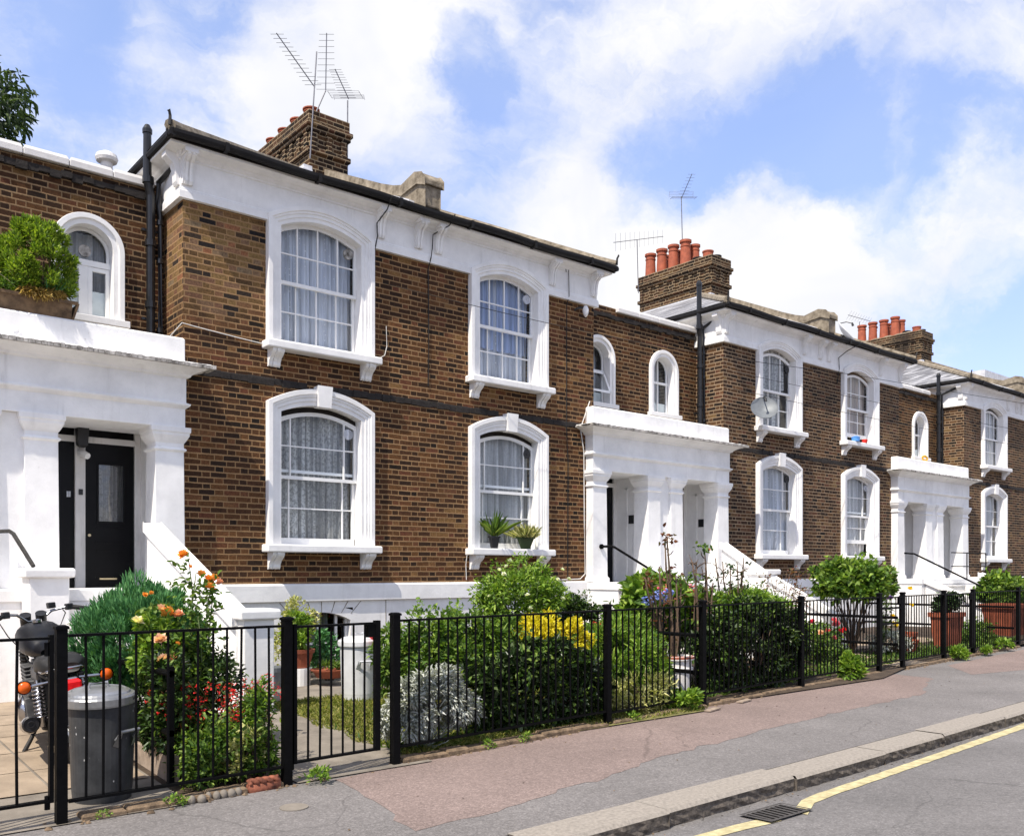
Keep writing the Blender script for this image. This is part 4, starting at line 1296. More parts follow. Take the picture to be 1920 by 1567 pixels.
W1, P1, c1, zf = wing(0.38, 4.133, 'set-back brick wing at left edge, arched window beside the topiary box', [(3.20, 'casement'), (1.1, 'sash')], (0.21, 4.10), [(0.4, 4.0)], M['door'])
W2, P2, c2, _ = wing(11.447, 15.198, 'set-back brick wing above the middle white porch, with two small arched windows', [(12.26, 'open'), (14.14, 'sash')], (11.25, 15.15), [(12.75, 15.15)], M['door'])
W3, P3, c3, _ = wing(22.512, 26.258, 'farthest set-back brick wing with one arched window left of two black pipes', [(25.05, 'sash')], (22.1, 26.15), [(22.55, 25.6)], M['door_grey'])
pipe_pair(W1, 3.93, 11.98, 7.17, 4.05)
pipe_pair(W2, 15.02, 11.86, 7.42, 4.05)
pipe_pair(W3, 25.90, 11.95, 7.05, 4.05, off=0.22)
# flight details of each porch
balustrade(P1, 3.55, 3.70, 11.0, 2.07, 8.42, 1.06)
pedestal(P1, 3.59, 3.90, 8.28, 8.56, 1.13)
pedestal(P1, 2.15, 2.53, 10.25, 10.6, 1.53)
mb = MB().tube([(2.02, 11.2, 1.93), (2.10, 10.95, 1.93), (2.13, 10.9, 1.90), (2.24, 10.5, 1.55)], 0.022, 8)
ob('handrail', mb, M['iron_old'], P1)
balustrade(P2, 14.62, 14.76, 11.02, 2.06, 10.15, 1.53)
pedestal(P2, 14.63, 14.98, 9.98, 10.36, 1.53)
balustrade(P2, 14.72, 14.86, 10.0, 1.42, 8.3, 0.55)
ob('handrail', MB().tube([(11.45, 11.2, 1.93), (11.5, 11.0, 1.93), (11.52, 10.95, 1.91), (11.52, 9.2, 1.08)], 0.022, 8).lathe((11.45, 11.21, 1.93), [(0.045, -0.02), (0.045, 0.01)], 10, 'Y'), M['iron'], P2)
balustrade(P2, 11.27, 11.42, 10.6, 1.30, 8.4, 0.35)
ob('handrail', MB().tube([(22.3, 11.15, 1.95), (22.3, 10.9, 1.93), (22.3, 8.95, 0.97)], 0.022, 8), M['iron'], P3)
balustrade(P3, 22.25, 22.40, 10.6, 1.30, 8.4, 0.35)
balustrade(P3, 25.55, 25.75, 10.7, 1.45, 8.3, 0.50)
mb = MB()
for z in (1.62, 1.98):
    mb.tube([(c3 - 0.2, 10.7, z), (26.0, 10.7, z)], 0.016, 6)
mb.tube([(26.0, 10.7, 1.3), (26.0, 10.7, 1.98)], 0.016, 6)
mb.tube([(c3 + 0.7, 10.7, 1.3), (c3 + 0.7, 10.7, 1.98)], 0.016, 6)
for k in range(9):
    x = 25.9 + k * 0.33
    mb.tube([(x, 10.5, 0.3), (x, 10.5, 1.36)], 0.012, 6)
mb.tube([(25.8, 10.5, 1.36), (28.6, 10.5, 1.36)], 0.016, 6)
ob('guard_rail', mb, M['iron'], P3)
# small fittings that belong to the porches
for P_, x in ((P2, c2 - 0.412), (P2, 14.888)):
    ob('intercom', MB().box(x, x + 0.012 + 0.02, 11.66, 11.80, 2.40, 2.56), M['box'], P_)
ob('intercom', MB().box(3.832, 3.85, 11.70, 11.80, 2.30, 2.52), M['box'], P1)
ob('porch_lantern', MB().mould(3.06, 3.17, 11.98, 12.09, [(-0.03, 3.03), (0.0, 3.06), (0.012, 3.28), (0.02, 3.285), (-0.03, 3.34)]), M['box'], P1)
ob('security_camera', MB().tube([(3.11, 12.11, 2.97), (3.13, 12.02, 2.95), (3.16, 11.96, 2.92)], [0.04, 0.045, 0.04], 10), M['sash'], P1)
ob('wall_ring', MB().tube([(2.215 + 0.045 * math.cos(t), 11.21, 4.16 + 0.045 * math.sin(t)) for t in np.linspace(0, 6.283, 17)], 0.006, 5), M['white'], P1)


# ------------------------------------------------------------------ railings and gates
def post_mb(x, y, h=1.18, w=0.030):
    return MB().mould(x - w, x + w, y - w, y + w, [(0, -0.08), (0, h - 0.025), (0.007, h - 0.024), (0.007, h - 0.008), (-0.008, h)])


def panel_mb(xa, xb, zt=1.115, zb_=0.13, sp=0.1, bar=0.0085):
    mb = MB()
    ya, yb = FR(xa), FR(xb)
    n = max(2, int(round((xb - xa) / sp)))
    for z, hh, wv in ((zt, 0.008, 0.021), (zb_, 0.008, 0.021)):
        mb.add([(xa, ya - wv, z - hh), (xb, yb - wv, z - hh), (xb, yb + wv, z - hh), (xa, ya + wv, z - hh), (xa, ya - wv, z + hh), (xb, yb - wv, z + hh), (xb, yb + wv, z + hh), (xa, ya + wv, z + hh)],
               [(0, 3, 2, 1), (4, 5, 6, 7), (0, 1, 5, 4), (1, 2, 6, 5), (2, 3, 7, 6), (3, 0, 4, 7)])
    for k in range(1, n):
        t = k / n
        x, y = xa + (xb - xa) * t, ya + (yb - ya) * t
        mb.tube([(x, y, zb_), (x + rl.uniform(-.004, .004), y + rl.uniform(-.006, .006), (zb_ + zt) / 2), (x + rl.uniform(-.003, .003), y, zt)], bar, 8, False)
    return mb


def railing(posts, label, zbs=None):
    Rg = thing('iron_railing', label, 'railing', (posts[0], FR(posts[0]), 0), 'front garden railings')
    for x in posts:
        p_ = ob('post', post_mb(x, FR(x)), M['iron'], Rg)
        p_.rotation_euler = (0, 0, 0)
    for i, (a, b) in enumerate(zip(posts, posts[1:])):
        ob('railing_panel', panel_mb(a + 0.04, b - 0.04, 1.115, 0.13 if not zbs else zbs[i]), M['iron'], Rg)
    return Rg


railing([1.39, 2.86], 'short black railing in front of the grey dustbin and the red flowers')
railing([3.79, 6.345, 8.0, 10.25, 12.6], 'long black railing in front of the silver plant and dark hedge', [0.14, 0.12, 0.14, 0.13])
railing([13.42, 15.1], 'short black railing in front of the small terracotta pots on the right')
railing([16.55, 19.05, 21.5, 24, 27], 'farthest black railing at the right edge, past the last gate')


def gate(xa, xb, label, sp=0.1, rails=(), stile=True, hinge_left=True):
    G = thing('iron_gate', label, 'gate', (xa, FR(xa), 0), 'front garden gates')
    ob('gate_panel', panel_mb(xa + 0.012, xb - 0.012, 1.105, 0.15, sp), M['iron'], G)
    for x, wd in ((xa, 0.012), (xb, 0.021 if stile else 0.012)):
        ob('gate_stile', MB().box(x - wd, x + wd, FR(x) - 0.021, FR(x) + 0.021, 0.14, 1.125), M['iron'], G)
    mb = MB()
    for z in rails:
        mb.add([(xa, FR(xa) - 0.012, z), (xb, FR(xb) - 0.012, z), (xb, FR(xb) - 0.012, z + 0.03), (xa, FR(xa) - 0.012, z + 0.03), (xa, FR(xa) + 0.012, z), (xb, FR(xb) + 0.012, z), (xb, FR(xb) + 0.012, z + 0.03), (xa, FR(xa) + 0.012, z + 0.03)],
               [(0, 1, 2, 3), (4, 5, 6, 7), (0, 1, 5, 4), (3, 2, 6, 7)])
    if rails:
        ob('cross_rails', mb, M['iron'], G)
    x = xb if hinge_left else xa
    s_ = -1 if hinge_left else 1
    ob('latch', MB().box(min(x, x + 0.085 * s_), max(x, x + 0.085 * s_), FR(x) - 0.016, FR(x) + 0.016, 1.0, 1.10), M['iron'], G)
    hx = xa if hinge_left else xb
    mb = MB()
    for z in (0.10, 1.0):
        mb.tube([(hx - 0.02, FR(hx), z), (hx - 0.02, FR(hx), z + 0.08)], 0.016, 8)
    ob('hinge', mb, M['iron'], G)


gate(0.30, 1.335, 'leftmost black gate, between the photo edge and the thick post by the motorbike', 0.17, (), False, False)
gate(2.92, 3.62, 'black gate across the concrete path, beside the white dustbin')
gate(12.66, 13.36, 'wide-barred black gate with cross rails, near the yellow poppies', 0.17, (0.93, 0.70))
gate(15.16, 16.48, 'black gate in front of the large terracotta planter', 0.1)


def divider(x, y0, y1, label, npost=2, zs=(0.79, 0.38)):
    D = thing('garden_rail', label, 'railing', (x, y0, 0), 'rails dividing the gardens')
    for z in zs:
        ob('rail', MB().tube([(x, y0, z), (x, y1, z)], 0.023, 10), M['iron'], D)
    for k in range(npost):
        y = y1 - 0.02 - (y1 - y0 - 0.04) * k
        ob('post', MB().box(x - 0.02, x + 0.02, y - 0.02, y + 0.02, -0.1, 0.84), M['iron'], D)


divider(2.20, 6.28, 10.1, 'black two-bar rail beside the parked motorbike and the orange rose', 2)
divider(7.96, 6.32, 10.4, 'black two-bar rail behind the golden bush and the chimney-pot planter', 1)
divider(13.30, 6.76, 10.4, 'black two-bar rail behind the round green shrub', 1)
divider(18.9, 7.25, 10.4, 'black two-bar rail behind the terracotta planters at right', 1)


# ------------------------------------------------------------------ dustbins, pots, boxes
def dustbin(x, y, z, r, h, body, lid, label, tilt=0.0, handle_ang=-40):
    D = thing('dustbin', label, 'dustbin', (0, 0, 0), 'metal dustbins')
    prof = [(r * 0.86, 0.0), (r * 0.87, 0.02), (r * 0.89, h * 0.1), (r * 0.9, h * 0.12), (r * 0.99, h * 0.95), (r * 1.02, h * 0.955), (r * 1.02, h * 0.985), (r * 0.99, h)]
    ob('body', MB().lathe((0, 0, 0), prof, 40), body, D, smooth=False)
    mb = MB().lathe((0, 0, h), [(r * 1.09, -0.05), (r * 1.10, -0.04), (r * 1.10, 0.0), (r * 1.06, 0.012), (r * 0.95, 0.018), (r * 0.92, 0.03), (r * 0.80, 0.042), (r * 0.76, 0.039), (r * 0.5, 0.05), (0.02, 0.055)], 40)
    Lm = ob('lid', mb, lid, D)
    ob('lid_handle', MB().tube([(-0.06, 0, h + 0.045), (-0.055, 0, h + 0.08), (0.055, 0, h + 0.08), (0.06, 0, h + 0.045)], 0.011, 8), lid, Lm)
    for a in (handle_ang, handle_ang + 180):
        c_, s_ = math.cos(R(a)), math.sin(R(a))
        P = lambda rr, tt, zz: (c_ * rr - s_ * tt, s_ * rr + c_ * tt, zz)
        mb = MB().tube([P(r * 0.95, -0.075, h * 0.60), P(r * 1.17, -0.07, h * 0.68), P(r * 1.17, 0.07, h * 0.68), P(r * 0.95, 0.075, h * 0.60)], 0.011, 8)
        mb.add([P(r * 0.955, -0.10, h * 0.55), P(r * 0.955, -0.05, h * 0.52), P(r * 1.16, -0.055, h * 0.69), P(r * 1.16, -0.085, h * 0.69)], [(0, 1, 2, 3)])
        mb.add([P(r * 0.955, 0.10, h * 0.55), P(r * 0.955, 0.05, h * 0.52), P(r * 1.16, 0.055, h * 0.69), P(r * 1.16, 0.085, h * 0.69)], [(0, 1, 2, 3)])
        ob('handle', mb, lid, D)
    D.location = (x, y, z)
    Lm.rotation_euler = (R(tilt), R(-tilt * 0.6), 0)
    Lm.location = (0, h * math.sin(R(tilt)) * 1.0, 0)
    return D


dustbin(1.74, 6.25, 0.012, 0.205, 0.68, M['zinc_dark'], M['zinc'], 'dark grey metal dustbin with shiny lid behind the railing, beside the motorbike', 3, -62)
dustbin(4.97, 8.5, GZ(8.5), 0.20, 0.63, M['zinc_pale'], M['zinc_pale'], 'pale whitish metal dustbin standing on the lawn behind the gate', 0, -100)

# planter box on the porch roof
PB = thing('planter_box', 'old wooden planter box on the left porch parapet', 'planter', (2.25, 11.36, 4.40))
mb = MB()
x0, x1 = 1.45, 2.80
mb.prism([(11.26, 4.40), (11.22, 4.575), (11.25, 4.575), (11.285, 4.43), (11.45, 4.43), (11.49, 4.575), (11.52, 4.575), (11.48, 4.40)], 'X', x0, x1)
for xa, xb, o in ((x0 - 0.025, x0, -0.04), (x1, x1 + 0.025, 0.05)):
    mb.add([(xa, 11.25, 4.398), (xb, 11.25, 4.398), (xb, 11.49, 4.398), (xa, 11.49, 4.398), (xa + o, 11.21, 4.58), (xb + o, 11.21, 4.58), (xb + o, 11.53, 4.58), (xa + o, 11.53, 4.58)],
           [(0, 3, 2, 1), (4, 5, 6, 7), (0, 1, 5, 4), (1, 2, 6, 5), (2, 3, 7, 6), (3, 0, 4, 7)])
mb.box(x0 - 0.05, x1 + 0.06, 11.205, 11.235, 4.565, 4.60)
ob('box', mb, M['wood'], PB)
ob('soil', MB().quad((x0, 11.24, 4.555), (x1, 11.24, 4.555), (x1, 11.50, 4.555), (x0, 11.50, 4.555)), M['soil'], PB)

# edging board of the flower bed
tag(ob('edging_board', MB().box(2.215, 2.25, 6.38, 8.2, -0.02, 0.20).box(2.2, 2.265, 6.30, 6.378, -0.05, 0.215), M['board'], bevel=0.006), 'low wooden edging board along the red-flower bed', 'edging board')
# terracotta rope edging tile and white pebbles at the foot of the railing
mb = MB()
pts = []
for s_ in (-1, 1):
    path = []
    for k in range(25):
        t = k / 24
        a = t * 14 + (0 if s_ > 0 else math.pi)
        path.append((2.56 + 0.22 * t, FR(2.6) - 0.03 + 0.016 * math.cos(a), 0.066 + 0.013 * math.sin(a)))
    mb.tube(path, 0.017, 7)
mb.box(2.555, 2.785, FR(2.6) - 0.055, FR(2.6) - 0.005, -0.02, 0.052)
tag(ob('rope_edging_tile', mb, mat('mossy_terracotta', (0.11, 0.035, 0.02), 0.85, 0, 0.4, 30, 0.3, 50, c2=(0.30, 0.10, 0.055)), smooth=True), 'terracotta rope-edged tile at the foot of the railing, left of the gate', 'edging tile')
for k, (x, dy, r) in enumerate([(2.16, -0.05, 0.03), (2.22, -0.07, 0.035), (2.28, -0.03, 0.025), (2.33, -0.045, 0.03), (2.38, -0.04, 0.034), (2.43, -0.05, 0.036), (2.48, -0.045, 0.03)]):
    mb = MB().lathe((x, FR(x) + dy, 0.02), [(r * .5, -0.03), (r * .8, -0.01), (r * .85, 0.01), (r * .5, 0.028), (r * .1, 0.033)], 9)
    tag(ob('pebble', mb, M['concrete'], smooth=True), 'small pale pebble in the row at the railing foot, beside the rope-edged tile', 'pebble', 'pebbles under the railing')


def pot(x, y, z, r, h, m, label, cat='flower pot', group=None, square=0):
    P = thing('flower_pot', label, cat, (x, y, z), group)
    if square:
        mb = MB().mould(x - r * 0.8, x + r * 0.8, y - square * 0.8, y + square * 0.8, [(-0.0, z), (r * 0.16, z + h * 0.88), (r * 0.26, z + h * 0.88), (r * 0.26, z + h), (r * 0.12, z + h), (r * 0.10, z + h * 0.9)])
    else:
        mb = MB().lathe((x, y, z), [(r * 0.68, 0), (r * 0.92, h * 0.8), (r * 1.0, h * 0.8), (r * 1.04, h), (r * 0.86, h), (r * 0.84, h * 0.88)], 24)
    ob('pot', mb, m, P)
    return P


# ------------------------------------------------------------------ foliage builders
def nrm(a):
    return a / np.maximum(np.linalg.norm(a, axis=1, keepdims=True), 1e-6)


def leafmesh(name, P, D, m, L, W, parent=None, fold=0.18, bend=0.2, up=None):
    n = len(P)
    D = nrm(D)
    U = rng.normal(size=(n, 3)) * 0.55 + (np.array([0, 0, 1.0]) if up is None else up)
    S = nrm(np.cross(D, U))
    N = np.cross(S, D)
    L = np.broadcast_to(np.asarray(L, float), (n,))[:, None] * rng.uniform(0.7, 1.25, (n, 1))
    W = np.broadcast_to(np.asarray(W, float), (n,))[:, None] * rng.uniform(0.75, 1.2, (n, 1))
    V = np.empty((n, 6, 3))
    V[:, 0] = P
    V[:, 1] = P + D * L * .33 - S * W * .5 + N * W * fold
    V[:, 2] = P + D * L * .68 - S * W * .38 + N * (W * fold - L * bend * .4)
    V[:, 3] = P + D * L - N * L * bend
    V[:, 4] = P + D * L * .68 + S * W * .38 + N * (W * fold - L * bend * .4)
    V[:, 5] = P + D * L * .33 + S * W * .5 + N * W * fold
    me = bpy.data.meshes.new(name)
    me.vertices.add(n * 6)
    me.vertices.foreach_set('co', V.reshape(-1))
    b = (np.arange(n) * 6)[:, None]
    F_ = np.concatenate([b + np.array([0, 1, 2, 3]), b + np.array([0, 3, 4, 5])], axis=1).reshape(-1)
    me.loops.add(n * 8)
    me.loops.foreach_set('vertex_index', F_.astype(np.int32))
    me.polygons.add(n * 2)
    me.polygons.foreach_set('loop_start', (np.arange(n * 2) * 4).astype(np.int32))
    me.update(calc_edges=True)
    me.validate()
    return finish(name, me, m, parent)


def clump_pts(c, rad, n, k, cr, shell=0.75, zmin=-1.0):
    """points gathered in k uneven clumps over an ellipsoid; returns points and outward directions"""
    c, rad = np.array(c, float), np.array(rad, float)
    u = nrm(rng.normal(size=(k * 3, 3)))
    u = u[u[:, 2] > zmin][:k]
    cc = u * rng.uniform(shell - 0.25, 1.0, (len(u), 1))
    ci = rng.integers(0, len(u), n)
    off = nrm(rng.normal(size=(n, 3))) * (rng.uniform(0.25, 1, (n, 1)) ** 0.5) * cr * rng.uniform(0.6, 1.3, len(u))[ci][:, None]
    p = cc[ci] + off
    o = nrm(p * 0.6 + nrm(off) * 0.7)
    return c + p * rad, o


def stems(name, base, tips, m, r0=0.012, r1=0.003, parent=None, wob_=0.05, mb=None):
    mb = mb or MB()
    for t in tips:
        b, t = Vector(base) if not isinstance(base, list) else Vector(random.choice(base)), Vector(t)
        pts, rs = [], []
        o1 = Vector((random.uniform(-1, 1), random.uniform(-1, 1), 0)) * wob_
        for k in range(6):
            f = k / 5
            p = b.lerp(t, f) + o1 * math.sin(f * 3.14) + Vector((random.uniform(-1, 1), random.uniform(-1, 1), random.uniform(-1, 1))) * wob_ * 0.25 * (0 < k < 5)
            p.z += 0.12 * (t - b).length * math.sin(f * 3.14) * 0.5
            pts.append(p)
            rs.append(r0 + (r1 - r0) * f)
        mb.tube(pts, rs, 6)
    return ob(name, mb, m, parent, smooth=True)


def bush(name, label, cat, c, rad, n, leaf, m, k=36, cr=0.30, upb=0.35, rnd=0.7, ground=None, stem='stem', shell=0.8, group=None, zmin=-0.6, bend=0.2, n2=0, m2=None, nst=14):
    g = ground if ground is not None else GZ(c[1])
    B = thing(name, label, cat, (c[0], c[1], g), group)
    P, O = clump_pts(c, rad, n, k, cr, shell, zmin)
    keep = P[:, 2] > g + 0.01
    P, O = P[keep], O[keep]
    D = O * 0.8 + rng.normal(size=P.shape) * rnd + np.array([0, 0, upb])
    leafmesh('foliage', P, D, m, leaf[0], leaf[1], B, bend=bend)
    alt = {'lf_mid': 'lf_bright', 'lf_dark': 'lf_mid', 'lf_laurel': 'lf_mid', 'lf_bright': 'lf_mid'}.get(next(k_ for k_, v_ in M.items() if v_ == m))
    if alt and n > 1200:
        # young shoots that break the outline, with leaves of another size and tone
        Ps, Ds = [], []
        ns = int(10 + n / 220)
        u = nrm(rng.normal(size=(ns, 3)) + np.array([0, 0, 0.7]))
        for q in range(ns):
            p0 = np.array(c) + u[q] * np.array(rad) * 0.92
            if p0[2] < g + 0.1:
                continue
            d = nrm((u[q] * 0.8 + np.array([0, 0, 0.7]) + rng.normal(size=3) * 0.35)[None])[0]
            l = rng.uniform(0.5, 1.7) * leaf[0] + 0.05
            for z in range(7):
                Ps.append(p0 + d * l * z / 6)
                Ds.append(d * 0.5 + rng.normal(size=3) * 0.7)
        sel = rng.integers(0, len(P), int(n * 0.14))
        Ps = np.concatenate([np.array(Ps), P[sel] + O[sel] * leaf[0] * 0.4])
        Ds = np.concatenate([np.array(Ds), O[sel] + rng.normal(size=(len(sel), 3)) * 0.8])
        leafmesh('young_leaves', Ps, Ds, M[alt], leaf[0] * 0.72, leaf[1] * 0.8, B, bend=0.3)
    if stem:
        tips = [tuple(np.array(c) + (nrm(rng.normal(size=(1, 3)))[0] * [1, 1, 0.7] + [0, 0, 0.2]) * np.array(rad) * 0.75) for _ in range(nst)]
        stems('stem', (c[0], c[1], g - 0.03), tips, M[stem], 0.013, 0.003, B)
    return B


def bloom_mesh(name, r, m, layers=5, petals=7, cup=0.85):
    """a double flower: petals in layers, opening outward"""
    Ps, Ds, Us = [], [], []
    for l in range(layers):
        f = l / max(1, layers - 1)
        for k in range(petals - (1 if l == layers - 1 else 0)):
            a = 2 * math.pi * (k + 0.5 * l) / petals + random.uniform(-.15, .15)
            el = R(12 + 62 * f * cup + random.uniform(-6, 6))
            Ps.append((0.10 * r * math.cos(a), 0.10 * r * math.sin(a), 0.08 * r * f))
            Ds.append((math.cos(a) * math.cos(el), math.sin(a) * math.cos(el), math.sin(el)))
            Us.append((-math.cos(a) * math.sin(el), -math.sin(a) * math.sin(el), math.cos(el)))
    o = leafmesh(name, np.array(Ps), np.array(Ds), m, r, r * 0.95, None, fold=0.16, bend=-0.12, up=np.array(Us) * 8)
    return o


BLOOMS = {}


def bloom(kind_, r, parent, p, tilt=None):
    key = (kind_, round(r, 3), random.randint(0, 2))
    if key not in BLOOMS:
        o = bloom_mesh('bloom', r, M[kind_])
        BLOOMS[key] = o.data
    else:
        o = bpy.data.objects.new('bloom', BLOOMS[key])
        col.objects.link(o)
    o.parent = parent
    o.matrix_parent_inverse = chain(parent).inverted()
    o.location = p
    t = tilt or (random.uniform(0.2, 0.9), random.uniform(-0.5, 0.5), random.uniform(0, 6))
    o.rotation_euler = t
    return o


def sprigs(name, pts, m, r, parent, per=6, spread=0.02):
    """small single flowers scattered as one mesh"""
    Ps, Ds = [], []
    for p in pts:
        for k in range(per):
            a = 6.283 * k / per + random.uniform(-.3, .3)
            e = random.uniform(0.0, 0.7)
            Ps.append(tuple(np.array(p) + np.random.default_rng(int(abs(p[0]) * 999 + k)).normal(size=3) * spread * 0.2))
            Ds.append((math.cos(a) * math.cos(e), math.sin(a) * math.cos(e) - 0.35, math.sin(e)))
    return leafmesh(name, np.array(Ps), np.array(Ds), m, r, r * 0.8, parent, bend=0.05)


def blades(name, c, n, L, W, m, parent, spread=0.05, lean=0.5, bend=0.5):
    P = np.array(c) + np.c_[rng.normal(size=(n, 2)) * spread, np.zeros(n)]
    D = np.c_[rng.normal(size=(n, 2)) * lean, np.ones(n)]
    return leafmesh(name, P, D, m, L, W, parent, fold=0.1, bend=bend)


# ------------------------------------------------------------------ tree behind the left wing
T = thing('leafy_tree', 'dark leafy tree rising behind the left wing roof', 'tree', (1.6, 22.0, 0))
stems('trunk', (1.6, 22, -0.2), [(1.7, 22, 9.0)], M['bark'], 0.30, 0.12, T, 0.2)
stems('limb', [(1.6, 22, 5.5), (1.7, 22, 7.0)], [tuple(np.array([1.7, 22, 9.8]) + nrm(rng.normal(size=(1, 3)))[0] * [2.2, 2.0, 2.0]) for _ in range(16)], M['bark'], 0.09, 0.02, T, 0.3)
P, O = clump_pts((2.25, 22, 10.0), (2.75, 2.4, 2.9), 15000, 55, 0.30, 0.78, -0.9)
leafmesh('crown', P, O * 0.5 + rng.normal(size=P.shape) * 0.6 + np.array([0, 0, -0.6]), M['lf_tree'], 0.20, 0.065, T, bend=0.3)

# ------------------------------------------------------------------ plants, left to right
# topiary in the planter
tp = bush('topiary_conifer', 'egg-shaped yellow-green conifer growing out of the wooden planter box', 'conifer', (2.46, 11.40, 4.98), (0.41, 0.32, 0.50), 14000, (0.055, 0.018), M['lf_conifer'], k=90, cr=0.17, upb=0.9, rnd=0.45, ground=4.56, shell=0.95, zmin=-0.95, nst=8)
PL_ = thing('planter_flowers', 'small straggly plants and dry grass along the planter box rim', 'plant', (2.2, 11.3, 4.56))
P, O = clump_pts((2.15, 11.28, 4.66), (0.62, 0.07, 0.10), 900, 16, 0.4, 0.8, -0.3)
leafmesh('foliage', P, O + np.array([0, -0.2, 0.4]) + rng.normal(size=P.shape) * .5, M['lf_mid'], 0.05, 0.018, PL_)
P, O = clump_pts((2.52, 11.23, 4.62), (0.24, 0.06, 0.06), 800, 8, 0.4, 0.8, -0.6)
leafmesh('dry_grass', P, O + np.array([0, -0.7, -0.2]) + rng.normal(size=P.shape) * .5, M['lf_dry'], 0.075, 0.009, PL_, bend=0.5)
blades('grass_tuft', (2.55, 11.28, 4.57), 34, 0.30, 0.010, M['lf_blue'], PL_, 0.02, 0.5, 0.15)
sprigs('flower_heads', [(2.17, 11.24, 4.82), (2.28, 11.24, 4.80), (2.42, 11.24, 4.82), (2.05, 11.25, 4.78)], M['pt_cream'], 0.028, PL_, 9)
stems('flower_stem', (2.3, 11.27, 4.58), [(2.17, 11.24, 4.82), (2.28, 11.24, 4.80), (2.42, 11.24, 4.82), (2.05, 11.25, 4.78)], M['stem_pale'], 0.004, 0.003, PL_, 0.01)

# evergreen mound
bush('evergreen_shrub', 'dense rounded evergreen shrub with fine needles in front of the black door', 'shrub', (2.50, 7.75, 0.78), (0.52, 0.52, 0.58), 30000, (0.066, 0.012), M['lf_blue'], k=110, cr=0.20, upb=1.2, rnd=0.35, shell=0.92, zmin=-0.7, bend=0.05)


def rose(label, base, canes, blooms_, nleaf, lm, leaf=(0.055, 0.035), group=None, name='rose_bush', cane='stem_green', rr=0.007, twigs=0):
    B = thing(name, label, 'rose bush', (base[0], base[1], GZ(base[1])), group)
    b = (base[0], base[1], GZ(base[1]) - 0.03)
    tw = MB()
    if twigs:
        for c in canes:
            for k in range(twigs):
                f = random.uniform(0.45, 0.98)
                p = Vector(b).lerp(Vector(c), f)
                p.z += 0.06 * (Vector(c) - Vector(b)).length * math.sin(f * 3.14)
                d = Vector((random.gauss(0, 1), random.gauss(0, .6), random.gauss(0.7, 0.5))).normalized() * random.uniform(0.06, 0.2)
                q = p + d * 0.5 + Vector((random.gauss(0, .02), 0, random.gauss(0, .02)))
                tw.tube([p, q, p + d], [rr * 0.55, rr * 0.4, rr * 0.2], 5)
    stems('cane', b, canes, M[cane], rr * 1.5, rr * 0.5, B, 0.06, tw)
    Ps, Ds = [], []
    for c in canes:
        for k in range(nleaf):
            f = random.uniform(0.25, 1.0)
            p = Vector(b).lerp(Vector(c), f)
            p.z += 0.06 * (Vector(c) - Vector(b)).length * math.sin(f * 3.14)
            d = Vector((random.gauss(0, 1), random.gauss(0, 1), random.gauss(0.25, 0.5))).normalized()
            for q in range(3):
                Ps.append(tuple(p + d * (0.03 + 0.045 * q)))
                Ds.append(tuple(d + Vector((random.gauss(0, .6), random.gauss(0, .6), random.gauss(-.1, .4)))))
    leafmesh('foliage', np.array(Ps), np.array(Ds), lm, leaf[0], leaf[1], B, bend=0.25)
    for (kd, r, p) in blooms_:
        bloom(kd, r, B, p)
    return B


rose('tall rose bush with orange and peach blooms leaning over the white sloping wall', (2.55, 7.0),
     [(2.62, 7.1, 1.60), (2.66, 7.05, 1.48), (2.80, 7.1, 1.40), (2.84, 7.15, 1.34), (2.50, 7.0, 1.22), (2.35, 6.95, 1.12), (2.28, 6.9, 1.0), (2.62, 6.9, 1.15), (2.45, 6.85, 0.85), (2.75, 7.0, 1.05), (2.85, 7.0, 0.85), (2.36, 7.05, 1.25), (2.55, 6.8, 0.7)],
     [('pt_orange', 0.046, (2.585, 7.1, 1.615)), ('pt_orange', 0.036, (2.72, 7.08, 1.47)), ('pt_orange', 0.038, (2.77, 7.08, 1.43)), ('pt_orange', 0.042, (2.83, 7.12, 1.43)), ('pt_orange', 0.045, (2.77, 7.06, 1.36)), ('pt_salmon', 0.036, (2.88, 7.1, 1.40)), ('pt_orange', 0.022, (2.62, 7.08, 1.53)),
      ('pt_orange', 0.058, (2.37, 6.86, 1.175)), ('pt_peach', 0.045, (2.33, 6.88, 1.205)), ('pt_salmon', 0.046, (2.46, 6.86, 1.16)), ('pt_cream', 0.050, (2.14, 6.84, 1.125)), ('pt_peach', 0.052, (2.24, 6.62, 0.995)), ('pt_peach', 0.054, (2.25, 6.58, 0.85)), ('pt_salmon', 0.054, (2.31, 6.58, 0.845)), ('pt_orange', 0.025, (2.42, 6.8, 0.95)),
      ('pt_orange', 0.022, (2.22, 6.9, 1.32)), ('pt_orange', 0.02, (2.27, 6.9, 1.33))],
     46, M['lf_mid'])
bush('rose_foliage', 'yellow-green leafy rose base with small leaves behind the railing', 'rose bush', (2.34, 6.88, 0.86), (0.24, 0.16, 0.30), 1300, (0.055, 0.034), M['lf_bright'], k=16, cr=0.3, ground=GZ(6.9))
bush('dark_shrub', 'dark small-leaved shrub under the orange rose, behind the red flowers', 'shrub', (2.62, 7.1, 0.48), (0.42, 0.40, 0.50), 5200, (0.045, 0.022), M['lf_dark'], k=46, cr=0.25, ground=GZ(7.1))
